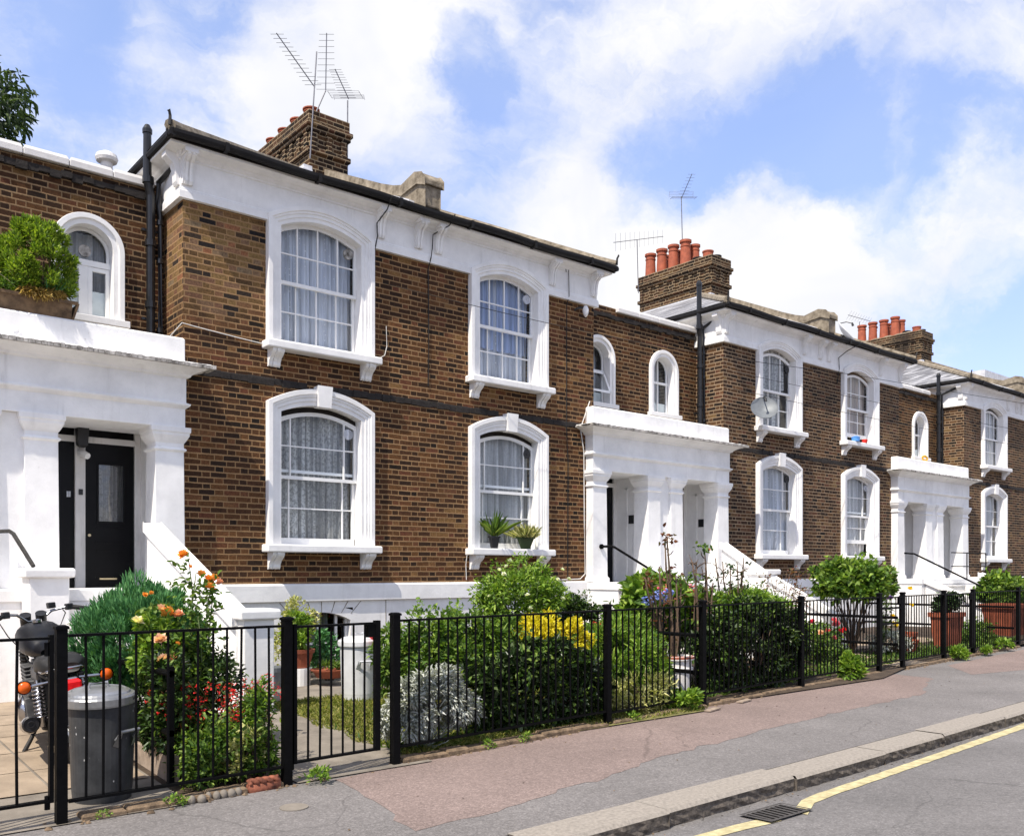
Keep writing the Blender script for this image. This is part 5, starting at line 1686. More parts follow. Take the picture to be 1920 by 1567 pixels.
# red flowered perennials and low mixed planting
RB = thing('coral_bells', 'red-flowered coral bells with thin stalks in the bed behind the railing', 'flowers', (2.65, 6.55, 0.02))
tips = []
for k in range(60):
    x = random.choice([random.gauss(2.33, 0.10), random.gauss(2.72, 0.12), random.gauss(2.88, 0.10)])
    tips.append((x, random.uniform(6.3, 6.75), random.uniform(0.45, 0.72)))
stems('flower_stalk', [(2.4, 6.5, 0.02), (2.65, 6.5, 0.02), (2.8, 6.55, 0.02)], tips, M['lf_red'], 0.003, 0.002, RB, 0.03)
fl = [(t[0] + random.gauss(0, .012), t[1] + random.gauss(0, .012), t[2] - random.uniform(0, 0.16)) for t in tips for _ in range(9)]
sprigs('red_flowers', fl, M['pt_red'], 0.013, RB, 4)
bush('border_plants', 'low mixed green border plants behind the railing, left of the gate', 'plants', (2.55, 6.25, 0.17), (0.34, 0.30, 0.26), 3000, (0.055, 0.024), M['lf_mid'], k=40, cr=0.3, ground=0.01)
bush('border_plants', 'yellowish low border plant beside the gate post and rope-edged tile', 'plants', (2.64, 6.10, 0.20), (0.14, 0.14, 0.18), 800, (0.04, 0.018), M['lf_vari'], k=16, cr=0.3, ground=0.01)
bush('border_plants', 'upright leafy border plant against the left gate post', 'plants', (2.80, 6.20, 0.30), (0.10, 0.20, 0.36), 1500, (0.06, 0.02), M['lf_mid'], k=30, cr=0.25, ground=0.01, upb=0.1)
bush('border_plants', 'dark leafy plant between the dustbin and the edging board', 'plants', (2.28, 6.6, 0.48), (0.13, 0.28, 0.44), 1900, (0.06, 0.028), M['lf_dark'], k=30, cr=0.28, ground=0.01)
# pots by the basement window
pot(4.62, 9.9, GZ(9.9), 0.16, 0.26, M['dish'], 'greenish pot beside the left gate post, below the basement window')
P_ = pot(5.02, 10.0, 0.34, 0.19, 0.22, M['terra_pot'], 'terracotta pot with leafy plant, raised below the basement window')
P, O = clump_pts((5.02, 10.0, 0.72), (0.18, 0.18, 0.22), 900, 16, 0.35)
leafmesh('foliage', P, O + rng.normal(size=P.shape) * .5 + np.array([0, 0, .3]), M['lf_bright'], 0.07, 0.035, P_)
tag(ob('paint_tub', MB().lathe((5.02, 10.0, GZ(10)), [(0.14, 0), (0.15, 0.2), (0.15, 0.215)], 20), M['sash']), 'white tub under the terracotta pot by the basement window', 'tub')
pot(5.30, 9.75, GZ(9.75) + 0.10, 0.22, 0.10, M['terra_pot'], 'shallow terracotta bowl with small plants below the basement window')
P, O = clump_pts((5.30, 9.75, 0.36), (0.17, 0.17, 0.05), 240, 8, 0.4)
leafmesh('bowl_plants', P, O + np.array([0, 0, .6]), M['lf_mid'], 0.05, 0.02, bpy.data.objects['flower_pot.002'])
bush('climbing_plant', 'sprawling dry-tipped plant in front of the basement window', 'plant', (5.25, 10.6, 0.62), (0.34, 0.18, 0.52), 1300, (0.05, 0.026), M['lf_vari'], k=26, cr=0.25, shell=0.7)
bush('blue_green_plant', 'bluish-green bushy plant beside the terracotta pots, under the basement window', 'plant', (5.55, 10.2, 0.40), (0.30, 0.2, 0.32), 1500, (0.06, 0.032), M['lf_blue'], k=24, cr=0.3)
PK = thing('pink_rose', 'single bright pink rose leaning over the pale dustbin lid', 'rose', (5.15, 8.35, GZ(8.3)))
stems('stem', (5.3, 8.5, GZ(8.5)), [(5.0, 8.25, 0.80)], M['stem_green'], 0.006, 0.004, PK, 0.03)
bloom('pt_rose', 0.062, PK, (4.98, 8.24, 0.80), (0.9, -0.2, 0.3))
bloom('pt_rose', 0.05, PK, (5.03, 8.26, 0.77), (1.2, 0.3, 1.3))

# silver plant
SV = thing('silver_ragwort', 'silvery white ragwort sprawling through the railing beside the gate', 'plant', (4.3, 6.25, 0.01))
P, O = clump_pts((4.30, 6.20, 0.33), (0.44, 0.24, 0.34), 6500, 60, 0.20, 0.9, -0.4)
leafmesh('foliage', P, O + np.array([0, -0.35, 0.1]) + rng.normal(size=P.shape) * .75, M['lf_silver'], 0.055, 0.020, SV, bend=0.5)
stems('stem', (4.3, 6.3, 0.0), [tuple(np.array([4.3, 6.2, 0.33]) + nrm(rng.normal(size=(1, 3)))[0] * [0.4, 0.2, 0.3]) for _ in range(24)], M['lf_silver'], 0.007, 0.004, SV)
# shrubs of the middle garden
bush('leafy_shrub', 'glossy mid-green shrub behind the silver ragwort', 'shrub', (4.95, 7.05, 0.68), (0.58, 0.42, 0.48), 6500, (0.062, 0.030), M['lf_mid'], k=60, cr=0.24)
bush('hedge', 'dark glossy hedge behind the railing, below the golden bush', 'hedge', (5.72, 6.42, 0.40), (0.98, 0.24, 0.42), 8200, (0.075, 0.040), M['lf_laurel'], k=110, cr=0.17, ground=0.0, shell=0.85, zmin=-0.9)
bush('golden_shrub', 'bright golden-yellow domed shrub above the dark hedge', 'shrub', (6.22, 6.82, 0.76), (0.44, 0.36, 0.28), 4600, (0.05, 0.026), M['lf_yellow'], k=46, cr=0.26, ground=0.2, zmin=-0.25)
bush('leafy_shrub', 'green narrow-leaved shrub left of the golden bush', 'shrub', (5.62, 7.0, 0.70), (0.34, 0.3, 0.32), 2600, (0.075, 0.020), M['lf_mid'], k=30, cr=0.3)
wr = rose('white-flowered rose bush standing before the ground-floor right window', (6.98, 8.2),
     [tuple(np.array([6.98, 8.2, 1.22]) + nrm(rng.normal(size=(1, 3)))[0] * [0.55, 0.36, 0.42]) for _ in range(40)],
     [], 40, M['lf_bright'], (0.055, 0.028))
for k in range(20):
    a = nrm(rng.normal(size=(1, 3)))[0]
    bloom('pt_white', 0.030, wr, tuple(np.array([6.98, 8.1, 1.25]) + a * [0.58, 0.3, 0.42] + np.array([0, -0.12, 0])))
P, O = clump_pts((6.98, 8.2, 1.18), (0.60, 0.40, 0.44), 5200, 44, 0.26, 0.8, -0.7)
leafmesh('leaf_mass', P, O + rng.normal(size=P.shape) * .6 + np.array([0, 0, .3]), M['lf_bright'], 0.055, 0.024, wr)
bush('leafy_shrub', 'small reddish-tipped shrub between the white rose and the middle porch', 'shrub', (8.05, 8.4, 0.92), (0.42, 0.34, 0.26), 2600, (0.05, 0.026), M['lf_dark'], k=34, cr=0.28)
PR = thing('pink_flower_spray', 'bright pink flower spray left of the railing post, beside the golden bush', 'flowers', (7.95, 8.2, 0.1))
sprigs('pink_flowers', [(7.7 + random.uniform(0, 0.55), 8.1 + random.uniform(-.08, .08), 0.80 + random.uniform(-.05, .05)) for _ in range(60)] + [(8.0 + random.uniform(0, 0.25), 8.1, 0.66 + random.uniform(-.04, .04)) for _ in range(24)], M['pt_rose'], 0.035, PR, 5)
stems('stem', (7.95, 8.2, 0.05), [(7.75, 8.1, 0.8), (7.95, 8.1, 0.8), (8.15, 8.1, 0.78)], M['stem_green'], 0.006, 0.004, PR)
# border of perennials behind panels two and three
bush('perennial_border', 'tall narrow-leaved perennials behind the railing, left of the chimney-pot planter', 'plants', (7.25, 6.75, 0.42), (0.62, 0.34, 0.46), 5200, (0.10, 0.024), M['lf_bright'], k=60, cr=0.24, upb=0.9, ground=0.02)
bush('perennial_border', 'light green perennials behind the chimney-pot planter', 'plants', (7.75, 7.2, 0.52), (0.6, 0.34, 0.48), 3600, (0.10, 0.02), M['lf_bright'], k=50, cr=0.24, upb=0.9, ground=0.02)
bush('perennial_border', 'yellowing low perennials at the railing foot, left of the chimney-pot planter', 'plants', (7.05, 6.35, 0.22), (0.55, 0.14, 0.22), 1500, (0.07, 0.018), M['lf_vari'], k=40, cr=0.24, upb=0.7, ground=0.02)
hy = bush('hydrangea', 'large-leaved hydrangea with pink and blue flowers before the middle porch', 'hydrangea', (8.75, 7.55, 0.88), (0.66, 0.44, 0.48), 1900, (0.15, 0.095), M['lf_bright'], k=44, cr=0.24, shell=0.85)
for (p, kd) in [((8.42, 7.2, 1.28), 'pt_pink'), ((8.93, 7.2, 1.27), 'pt_pink'), ((8.66, 7.2, 1.05), 'pt_pink'), ((8.99, 7.25, 0.97), 'pt_pink')]:
    q = [tuple(np.array(p) + nrm(rng.normal(size=(1, 3)))[0] * [0.075, 0.06, 0.055]) for _ in range(26)]
    sprigs('bloom', q, M[kd], 0.026, hy, 4)
AG = thing('blue_flowers', 'pale blue star-shaped flower heads in front of the hydrangea', 'flowers', (8.2, 7.15, GZ(7.1)))
for p in [(8.02, 7.12, 1.14), (8.25, 7.12, 1.20), (8.33, 7.12, 1.15), (8.40, 7.1, 1.22), (8.16, 7.1, 1.17)]:
    sprigs('bloom', [tuple(np.array(p) + nrm(rng.normal(size=(1, 3)))[0] * 0.05) for _ in range(16)], M['pt_blue'], 0.034, AG, 4)
stems('stem', (8.2, 7.3, GZ(7.3)), [(8.02, 7.12, 1.12), (8.25, 7.12, 1.18), (8.33, 7.12, 1.12), (8.40, 7.1, 1.2), (8.16, 7.1, 1.15)], M['stem_green'], 0.006, 0.005, AG)
# gaunt old roses
rz = rose('gaunt old rose with bare brown canes and red-tinged tips before the middle porch', (8.30, 6.95),
     [(8.13, 6.9, 1.90), (8.10, 6.9, 1.80), (7.75, 6.9, 1.42), (7.86, 6.9, 1.38), (8.0, 6.9, 1.55), (8.35, 6.95, 1.45), (8.45, 6.95, 1.3)], [], 3, M['lf_red'], (0.06, 0.04), cane='stem', rr=0.017, twigs=7)
Ps = np.array([[8.13, 6.9, 1.90]] * 26 + [[7.80, 6.9, 1.40]] * 16) + rng.normal(size=(42, 3)) * 0.04
leafmesh('foliage', Ps, rng.normal(size=Ps.shape), M['lf_red'], 0.06, 0.04, rz)
rz = rose('second gaunt rose with green tuft at the tip, left of the white sloping coping', (8.85, 7.0),
     [(8.95, 7.0, 1.78), (8.80, 7.0, 1.60), (8.70, 7.0, 1.64), (8.98, 7.0, 1.55), (9.12, 7.0, 1.35)], [('pt_salmon', 0.03, (9.02, 6.98, 1.75))], 4, M['lf_mid'], (0.06, 0.04), cane='stem', rr=0.016, twigs=7)
Ps = np.array([[8.93, 7.0, 1.78]] * 34) + rng.normal(size=(34, 3)) * [0.06, 0.05, 0.035]
leafmesh('foliage', Ps, rng.normal(size=Ps.shape), M['lf_mid'], 0.06, 0.036, rz)
rz = rose('third gaunt rose with leafy reddish crown below the white coping', (9.75, 7.1),
     [(9.75, 7.1, 1.62), (9.62, 7.1, 1.55), (9.45, 7.1, 1.62), (9.9, 7.1, 1.68), (9.85, 7.1, 1.5), (9.3, 7.1, 1.66)], [], 9, M['lf_dark'], (0.06, 0.04), cane='stem', rr=0.014, twigs=6)
rose('reddish-leaved rose above the hedge, right of the white pedestal', (11.5, 7.6),
     [tuple(np.array([11.55, 7.6, 1.22]) + nrm(rng.normal(size=(1, 3)))[0] * [0.55, 0.3, 0.34]) for _ in range(24)], [], 12, M['lf_red'], (0.05, 0.03), cane='stem')
bush('leafy_shrub', 'dark ferny shrub behind the gaunt roses, left of the white pedestal', 'shrub', (9.5, 7.9, 1.02), (0.52, 0.36, 0.40), 2800, (0.07, 0.022), M['lf_mid'], k=40, cr=0.26)
# planter made of a chimney pot
CPT = thing('chimney_pot_planter', 'white-painted old chimney pot used as planter behind the railing', 'planter', (8.23, 6.85, 0.02))
ob('pot', MB().lathe((8.17, 6.80, 0.02), [(0.16, 0), (0.16, 0.03), (0.17, 0.05), (0.175, 0.33), (0.20, 0.345), (0.20, 0.37), (0.18, 0.38), (0.18, 0.45), (0.21, 0.46), (0.21, 0.50), (0.185, 0.505), (0.17, 0.45)], 28), M['white_old_shade'], CPT)
ob('rust_streak', MB().lathe((8.17, 6.80, 0.02), [(0.2115, 0.475), (0.2115, 0.497), (0.19, 0.508)], 28, cap=False), M['terra'], CPT)
stems('stem', (8.17, 6.8, 0.45), [(8.25, 6.8, 0.9), (8.12, 6.8, 0.85), (8.2, 6.8, 0.95)], M['stem'], 0.012, 0.006, CPT)
# big dark hedge of the third panel
bush('hedge', 'tall black-green hedge filling the railing panel right of the chimney-pot planter', 'hedge', (9.62, 6.78, 0.56), (1.22, 0.34, 0.55), 13500, (0.07, 0.036), M['lf_laurel'], k=150, cr=0.15, ground=0.0, shell=0.88, zmin=-0.95, nst=24)
bush('variegated_shrub', 'yellow-green variegated shrub topping the dark hedge', 'shrub', (9.95, 7.25, 1.0), (1.0, 0.36, 0.25), 4200, (0.075, 0.032), M['lf_bright'], k=60, cr=0.24, zmin=-0.2)
for k in range(9):
    pass
bush('round_shrub', 'round green large-leaved shrub on a bare stem, below the fourth ground-floor window', 'shrub', (14.2, 8.0, 1.30), (0.70, 0.60, 0.36), 4200, (0.11, 0.07), M['lf_mid'], k=40, cr=0.30, zmin=-0.55, nst=26)
bush('undergrowth', 'green undergrowth behind the railing, under the round shrub', 'plants', (13.1, 8.0, 0.30), (0.6, 0.4, 0.34), 1500, (0.08, 0.036), M['lf_mid'], k=50, cr=0.25)
PKR = rose('pink and red flowering rose behind the railing, under the round shrub', (12.55, 7.6), [tuple(np.array([12.6, 7.6, 0.5]) + nrm(rng.normal(size=(1, 3)))[0] * [0.4, 0.2, 0.24]) for _ in range(16)],
     [('pt_pink', 0.06, (12.75, 7.5, 0.72)), ('pt_pink', 0.065, (12.85, 7.5, 0.66)), ('pt_rose', 0.05, (12.95, 7.5, 0.55)), ('pt_peach', 0.055, (12.4, 7.5, 0.55)), ('pt_pink', 0.05, (12.62, 7.5, 0.57)), ('pt_rose', 0.045, (12.0, 7.4, 0.74)), ('pt_red', 0.045, (13.05, 7.5, 0.57)), ('pt_pink', 0.05, (12.75, 7.5, 0.46)), ('pt_white', 0.045, (12.5, 7.5, 0.42))], 14, M['lf_mid'], (0.06, 0.036))
YP = rose('yellow poppies with thin stems behind the cross-railed gate', (15.0, 7.9), [(15.6, 8.1, 1.22), (15.4, 8.1, 1.1), (14.5, 7.5, 0.8), (14.7, 7.6, 0.65), (15.9, 8.2, 1.15), (15.1, 7.9, 0.9)],
     [('pt_yellow', 0.06, (15.6, 8.1, 1.22)), ('pt_yellow', 0.06, (15.42, 8.1, 1.12)), ('pt_violet', 0.06, (15.5, 8.0, 1.0)), ('pt_yellow', 0.06, (14.6, 7.5, 0.72)), ('pt_yellow', 0.07, (14.45, 7.4, 0.60)), ('pt_yellow', 0.06, (16.6, 8.2, 1.15)), ('pt_yellow', 0.05, (16.45, 8.1, 0.85))], 14, M['lf_mid'], (0.06, 0.03), name='yellow_poppies')
YP['category'] = 'poppies'
bush('grey_herb', 'grey-leaved low herb behind the cross-railed gate', 'plants', (14.9, 7.7, 0.25), (0.5, 0.3, 0.24), 1500, (0.06, 0.02), M['lf_silver'], k=30, cr=0.3)
bush('leafy_shrub', 'dark green shrub beside the farthest sloping handrail, above the terracotta planters', 'shrub', (23.3, 9.2, 0.95), (1.2, 0.5, 0.42), 2600, (0.15, 0.08), M['lf_mid'], k=50, cr=0.25)
bush('leafy_shrub', 'small dark shrub growing from the large terracotta planter', 'shrub', (17.1, 7.72, 0.88), (0.36, 0.2, 0.2), 900, (0.08, 0.04), M['lf_dark'], k=30, cr=0.3, ground=0.7)
bush('ground_plants', 'low green plants behind the last railing, left of the right-hand planter', 'plants', (18.9, 8.0, 0.22), (1.0, 0.3, 0.24), 1600, (0.07, 0.03), M['lf_mid'], k=30, cr=0.3)
pot(17.07, 7.72, 0.03, 0.31, 0.70, M['terra_pot'], 'large ribbed terracotta planter behind the last gate', 'planter', None, 0.16)
pot(21.05, 8.25, 0.05, 0.47, 0.73, M['terra_pot'], 'ribbed terracotta planter at the right edge', 'planter', None, 0.30)
pot(15.55, 7.75, 0.03, 0.22, 0.26, M['terra_pot'], 'small terracotta pot left of the large planter', 'flower pot')
pot(16.0, 8.0, 0.03, 0.22, 0.36, M['terra_pot'], 'medium terracotta pot between the small pot and the planter', 'flower pot')
# pots on the window sill
SP = thing('potted_grass', 'black square pot with arching green leaves on the ground-floor window sill', 'potted plant', (9.06, 11.23, 1.865))
ob('pot', MB().mould(8.985, 9.135, 11.215, 11.30, [(-0.02, 1.862), (0.0, 2.03), (0.012, 2.03), (0.012, 2.055), (0.0, 2.055)]), M['box'], SP)
blades('foliage', (9.06, 11.25, 2.04), 40, 0.42, 0.011, M['lf_bright'], SP, 0.025, 0.36, 0.35)
SP = thing('potted_grass', 'dark ribbed trough with cream striped grass on the ground-floor window sill', 'potted plant', (9.72, 11.23, 1.865))
ob('pot', MB().mould(9.58, 9.87, 11.215, 11.31, [(-0.05, 1.862), (0.0, 2.03), (0.015, 2.03), (0.015, 2.055), (0.0, 2.055)]), M['lf_dark'], SP)
blades('foliage', (9.72, 11.25, 2.04), 260, 0.22, 0.007, M['lf_vari'], SP, 0.08, 0.55, 0.35)
tag(ob('blue_tub', MB().lathe((20.10, 11.24, 4.583), [(0.09, 0), (0.10, 0.09), (0.105, 0.09), (0.105, 0.10), (0.03, 0.13)], 16), mat('blue_plastic', (0.10, 0.30, 0.70), 0.4)), 'blue tub on the sill of the upper right window of the middle house', 'tub')
tag(ob('red_cup', MB().lathe((20.52, 11.24, 4.583), [(0.055, 0), (0.07, 0.08), (0.06, 0.085)], 14), mat('red_plastic', (0.65, 0.03, 0.02), 0.4)), 'small red cup on the sill of the upper right window of the middle house', 'cup')
tag(ob('coiled_cable', MB().tube([(23.75 + (0.14 + 0.02 * math.sin(5 * t)) * math.cos(t), 11.32, 4.46 + 0.06 * math.sin(t) + 0.002 * t) for t in np.linspace(0, 18, 60)], 0.018, 6), mat('yellow_plastic', (0.75, 0.42, 0.02), 0.5)), 'yellow coiled cable lying on the farthest porch parapet', 'cable')

# weeds along the railing foot
wl = ['green weed in the gutter of the pavement, at the foot of the thick left post', 'small green weed below the dustbin, at the pavement edge', 'green weed on the threshold of the concrete path gate', 'green weed under the silver ragwort railing', 'weed under the railing, below the golden bush', 'weed clump at the railing foot, left of the chimney-pot planter', 'green weed clump under the chimney-pot planter', 'leafy white-flecked weed growing through the fourth railing panel', 'weed at the foot of the post by the large planter', 'weed beside the last gate post, on the pavement edge', 'low weed under the last railing at right']
wp = [(1.62, -0.06, 0.05, 60), (2.05, -0.06, 0.07, 90), (3.05, -0.12, 0.10, 120), (4.75, -0.04, 0.07, 90), (5.15, -0.06, 0.07, 80), (6.75, -0.03, 0.09, 140), (7.6, -0.03, 0.20, 420), (11.5, -0.10, 0.22, 700), (15.5, -0.12, 0.20, 400), (16.7, -0.18, 0.16, 300), (17.9, -0.10, 0.20, 300)]
for lb, (x, dy, r, n) in zip(wl, wp):
    Wd = thing('weed', lb, 'weed', (x, FR(x) + dy, 0.0), 'weeds along the railing')
    P, O = clump_pts((x, FR(x) + dy, r * 0.45), (r, r * 0.6, r * (0.6 if r < 0.21 or n < 600 else 1.1)), n, 10, 0.4, 0.8, -0.2)
    P[:, 2] = np.maximum(P[:, 2], 0.006)
    leafmesh('foliage', P, O + np.array([0, 0, .5]) + rng.normal(size=P.shape) * .4, M['lf_bright'], r * 0.35, r * 0.2, Wd)
# lawn blades
n = 26000
P = np.c_[rng.uniform(3.98, 7.9, n), rng.uniform(6.1, 8.8, n), np.zeros(n)]
P[:, 0] += 0.05 * np.sin(P[:, 1] * 9)
P[:, 2] = [GZ(y) for y in P[:, 1]]
D = np.c_[rng.normal(size=(n, 2)) * 0.7, np.ones(n)]
kind(leafmesh('grass', P, D, M['grass'], 0.055, 0.007, None, bend=0.4), 'stuff')
n = 5000
P = np.c_[rng.uniform(4.0, 20, n), np.zeros(n), np.zeros(n)]
P[:, 1] = [FR(x) + 0.25 + abs(random.gauss(0, 0.4)) for x in P[:, 0]]
P[:, 2] = [GZ(y) - 0.01 for y in P[:, 1]]
kind(leafmesh('ground_cover', P, np.c_[rng.normal(size=(n, 2)) * 0.8, np.ones(n)], M['lf_mid'], 0.09, 0.022, None, bend=0.4), 'stuff')


# ------------------------------------------------------------------ aerials, dishes, cables
def aerial(label, mast, boom, n, el, edir=(0.77, -0.64, 0.0), reflector=0, group='roof aerials'):
    A = thing('tv_aerial', label, 'aerial', mast[0], group)
    ob('mast', MB().tube(mast, 0.012, 7), M['alu'], A)
    a, b = Vector(boom[0]), Vector(boom[1])
    mb = MB().tube([a, b], 0.009, 6)
    ob('boom', mb, M['alu'], A)
    e = Vector(edir).normalized()
    mb = MB()
    for k in range(n):
        t = 0.04 + 0.94 * k / (n - 1)
        c = a.lerp(b, t)
        l = el * (1.1 - 0.25 * t)
        mb.tube([c - e * l, c + e * l], 0.0036, 5)
    if reflector:
        d = (b - a).normalized()
        u = e.cross(d).normalized()
        for s_ in (-1, 1):
            for j in range(4):
                c = a + u * s_ * (0.10 + 0.07 * j) + d * (0.02 + 0.03 * j)
                mb.tube([c - e * reflector, c + e * reflector], 0.0028, 5)
            for q in (-1, 1):
                mb.tube([a + u * s_ * 0.10 + e * q * reflector, a + u * s_ * 0.31 + d * 0.11 + e * q * reflector], 0.004, 5)
    ob('elements', mb, M['alu'], A)


aerial('tall aerial with boom slanting up to the left, on the nearest chimney corner', [(7.28, 14.07, 8.55), (7.36, 14.08, 9.7), (7.42, 14.1, 10.44)], [(7.38, 14.1, 9.82), (6.70, 14.15, 10.51)], 13, 0.13)
aerial('aerial with upright boom in the middle of the nearest chimney', [(7.52, 14.4, 9.45), (7.70, 14.3, 9.95)], [(7.70, 14.3, 9.93), (7.665, 14.2, 10.9)], 10, 0.15)
aerial('aerial with wire reflector at the right of the nearest chimney', [(8.30, 14.6, 8.3), (8.31, 14.6, 10.1)], [(8.33, 14.6, 10.13), (8.05, 14.6, 10.58)], 12, 0.13, reflector=0.28)
aerial('horizontal aerial on a mast left of the middle chimney', [(18.05, 16.3, 8.9), (18.0, 16.3, 10.3)], [(17.15, 16.35, 10.05), (19.0, 16.25, 10.62)], 11, 0.22, (0.05, 0.05, 1))
aerial('tall aerial with stubby boom above the middle red chimney pots', [(19.05, 15.6, 9.4), (18.97, 15.6, 11.5)], [(18.98, 15.6, 11.45), (18.92, 15.2, 11.95)], 8, 0.12, reflector=0.32)
aerial('small aerial above the farthest red chimney pots', [(29.8, 16.5, 9.4), (29.75, 16.5, 10.25)], [(29.0, 16.5, 10.35), (30.5, 16.5, 10.4)], 9, 0.16, (0.3, -0.4, 0.8))


def dish(label, c, n, r, m, arm=None):
    Dh = thing('satellite_dish', label, 'satellite dish', c, 'satellite dishes')
    prof = [(r * t, 0.32 * r * t * t) for t in (0.02, 0.25, 0.5, 0.75, 0.92, 1.0)]
    prof += [(r * 1.015, 0.32 * r + 0.006), (r * 0.99, 0.30 * r - 0.012)] + [(r * t, 0.32 * r * t * t - 0.012) for t in (0.7, 0.4, 0.02)]
    q = Vector(n).to_track_quat('Z', 'Y').to_matrix().to_4x4()
    mb = MB().lathe((0, 0, 0), prof, 36)
    tr = lambda pts: [tuple(Vector(c) + q @ Vector(p)) for p in pts]
    m2 = MB()
    m2.v, m2.f = tr(mb.v), mb.f
    ob('reflector', m2, m, Dh, smooth=True)
    m3 = MB().tube(tr([(0, r * 0.98, 0.3 * r), (0, r * 0.7, r * 0.75), (0, r * 0.30, r * 1.0)]), 0.012, 8)
    ob('feed_arm', m3, M['box'], Dh)
    ob('receiver', MB().tube(tr([(0, r * 0.34, r * 1.02), (0, r * 0.10, r * 0.92)]), [0.022, 0.032], 10), M['box'], Dh)
    if arm:
        ob('bracket', MB().tube([tuple(Vector(c) + Vector(n).normalized() * -0.02), arm[0], arm[1]], 0.02, 8), M['box'], Dh)


dish('grey oval satellite dish on a wall bracket beside the middle house upper window', (16.05, 11.02, 4.83), (-0.62, -0.62, 0.50), 0.275, M['dish'], [(15.97, 11.25, 4.72), (15.97, 11.42, 4.72)])
dish('pale satellite dish showing just above the middle house gutter', (21.25, 12.2, 7.50), (0.2, -0.55, 0.45), 0.32, M['zinc_pale'], [(21.25, 12.3, 7.4), (21.25, 12.4, 7.2)])


def cable(label, pts, r=0.009, m='wire', group='cables on the facades'):
    tag(ob('cable', MB().tube(pts, r, 5), M[m]), label, 'cable', group)


cable('black cable hanging from the gutter to the frieze, right of the upper left window', [(6.98, 11.0, 6.85), (6.98, 11.13, 6.7), (6.93, 11.33, 6.55), (6.92, 11.30, 6.35), (6.90, 11.36, 6.1), (6.90, 11.385, 5.2)])
cable('long black cable running down the brick between the two upper windows of the nearest house', [(8.10, 11.0, 6.88), (8.08, 11.12, 6.74), (7.92, 11.33, 6.62), (7.90, 11.32, 6.40), (7.87, 11.31, 6.25), (7.87, 11.385, 6.1), (7.88, 11.385, 5.2), (7.87, 11.385, 4.32)])
cable('thin dark cable down the brick left of the middle porch', [(10.72, 11.34, 6.65), (10.70, 11.34, 6.75), (10.78, 11.34, 6.7), (10.78, 11.33, 6.25), (10.78, 11.39, 6.1), (10.77, 11.39, 4.0), (10.81, 11.39, 3.4), (10.80, 11.39, 1.4)], 0.007)
cable('white cable beside the middle porch, down to the plinth', [(11.33, 11.38, 4.5), (11.20, 11.36, 4.25), (11.10, 11.38, 4.0), (11.19, 11.385, 3.6), (11.20, 11.385, 2.4), (11.22, 11.385, 1.45), (11.1, 11.385, 1.36), (10.3, 11.38, 1.34)], 0.010, 'wire_white')
cable('white cable looping at the sill of the upper left window', [(6.98, 11.34, 4.6), (7.08, 11.36, 4.66), (7.13, 11.38, 4.8), (7.12, 11.38, 5.1)], 0.006, 'wire_white')
cable('thin pale cable along the brick above the left porch', [(4.02, 11.6, 4.45), (4.12, 11.385, 4.62), (4.3, 11.385, 4.60), (4.9, 11.385, 4.55), (5.2, 11.385, 4.53)], 0.007, 'wire_white')
cable('short white cable beside the lower right window, behind the white rose', [(8.60, 11.37, 1.75), (8.59, 11.385, 1.6), (8.60, 11.385, 1.36)], 0.007, 'wire_white')
cable('black cable at the eaves of the middle house, between its upper windows', [(20.0, 11.0, 6.88), (19.65, 11.2, 6.66), (19.50, 11.33, 6.5), (19.52, 11.33, 6.25), (19.52, 11.385, 5.9)], 0.011)


def wire(label, a, b, sag, r=0.005):
    a, b = Vector(a), Vector(b)
    pts = [a.lerp(b, k / 14) - Vector((0, 0, sag * math.sin(math.pi * k / 14))) for k in range(15)]
    tag(ob('overhead_wire', MB().tube(pts, r, 5), M['wire']), label, 'wire', 'overhead telephone wires')


wire('overhead wire from the nearest house wall, crossing its right upper window', (7.06, 11.38, 5.72), (15.1, 8.6, 5.05), 0.15)
wire('overhead wire crossing both upper windows of the middle house, uppermost', (15.1, 8.6, 5.05), (40, 6.0, 6.2), 0.25)
wire('overhead wire crossing the middle house just under the uppermost wire', (15.25, 11.2, 5.55), (42, 7.5, 5.6), 0.35)
wire('overhead wire crossing the middle house, lowest of the three', (15.25, 11.2, 5.2), (42, 7.5, 5.2), 0.40)
LT = thing('security_light', 'small white wall lamp under the frieze at the corner of the nearest house', 'lamp', (11.1, 11.35, 6.05))
ob('lamp_head', MB().lathe((11.12, 11.27, 6.02), [(0.03, 0.10), (0.055, 0.04), (0.05, -0.02), (0.03, -0.07), (0.01, -0.09)], 14), M['sash'], LT, smooth=True)
ob('bracket', MB().tube([(11.12, 11.30, 6.10), (11.0, 11.36, 6.08), (10.98, 11.41, 6.05)], 0.018, 7), M['box'], LT)
ob('roof_vent', MB().lathe((3.62, 12.8, 6.55), [(0.075, 0), (0.075, 0.42), (0.13, 0.44), (0.145, 0.48), (0.13, 0.53), (0.06, 0.57)], 20), M['white_old_shade'], W1, smooth=False)
FB = thing('flat_roofed_building', 'grey flat-roofed building beyond the farthest house', 'building', (58, 26, 0))
ob('wall', MB().box(48.2, 70, 20, 34, 0, 11.3), M['coping'], FB)
ob('roof_edge', MB().box(48.0, 70.2, 19.8, 34.2, 11.32, 11.75), M['lead'], FB)

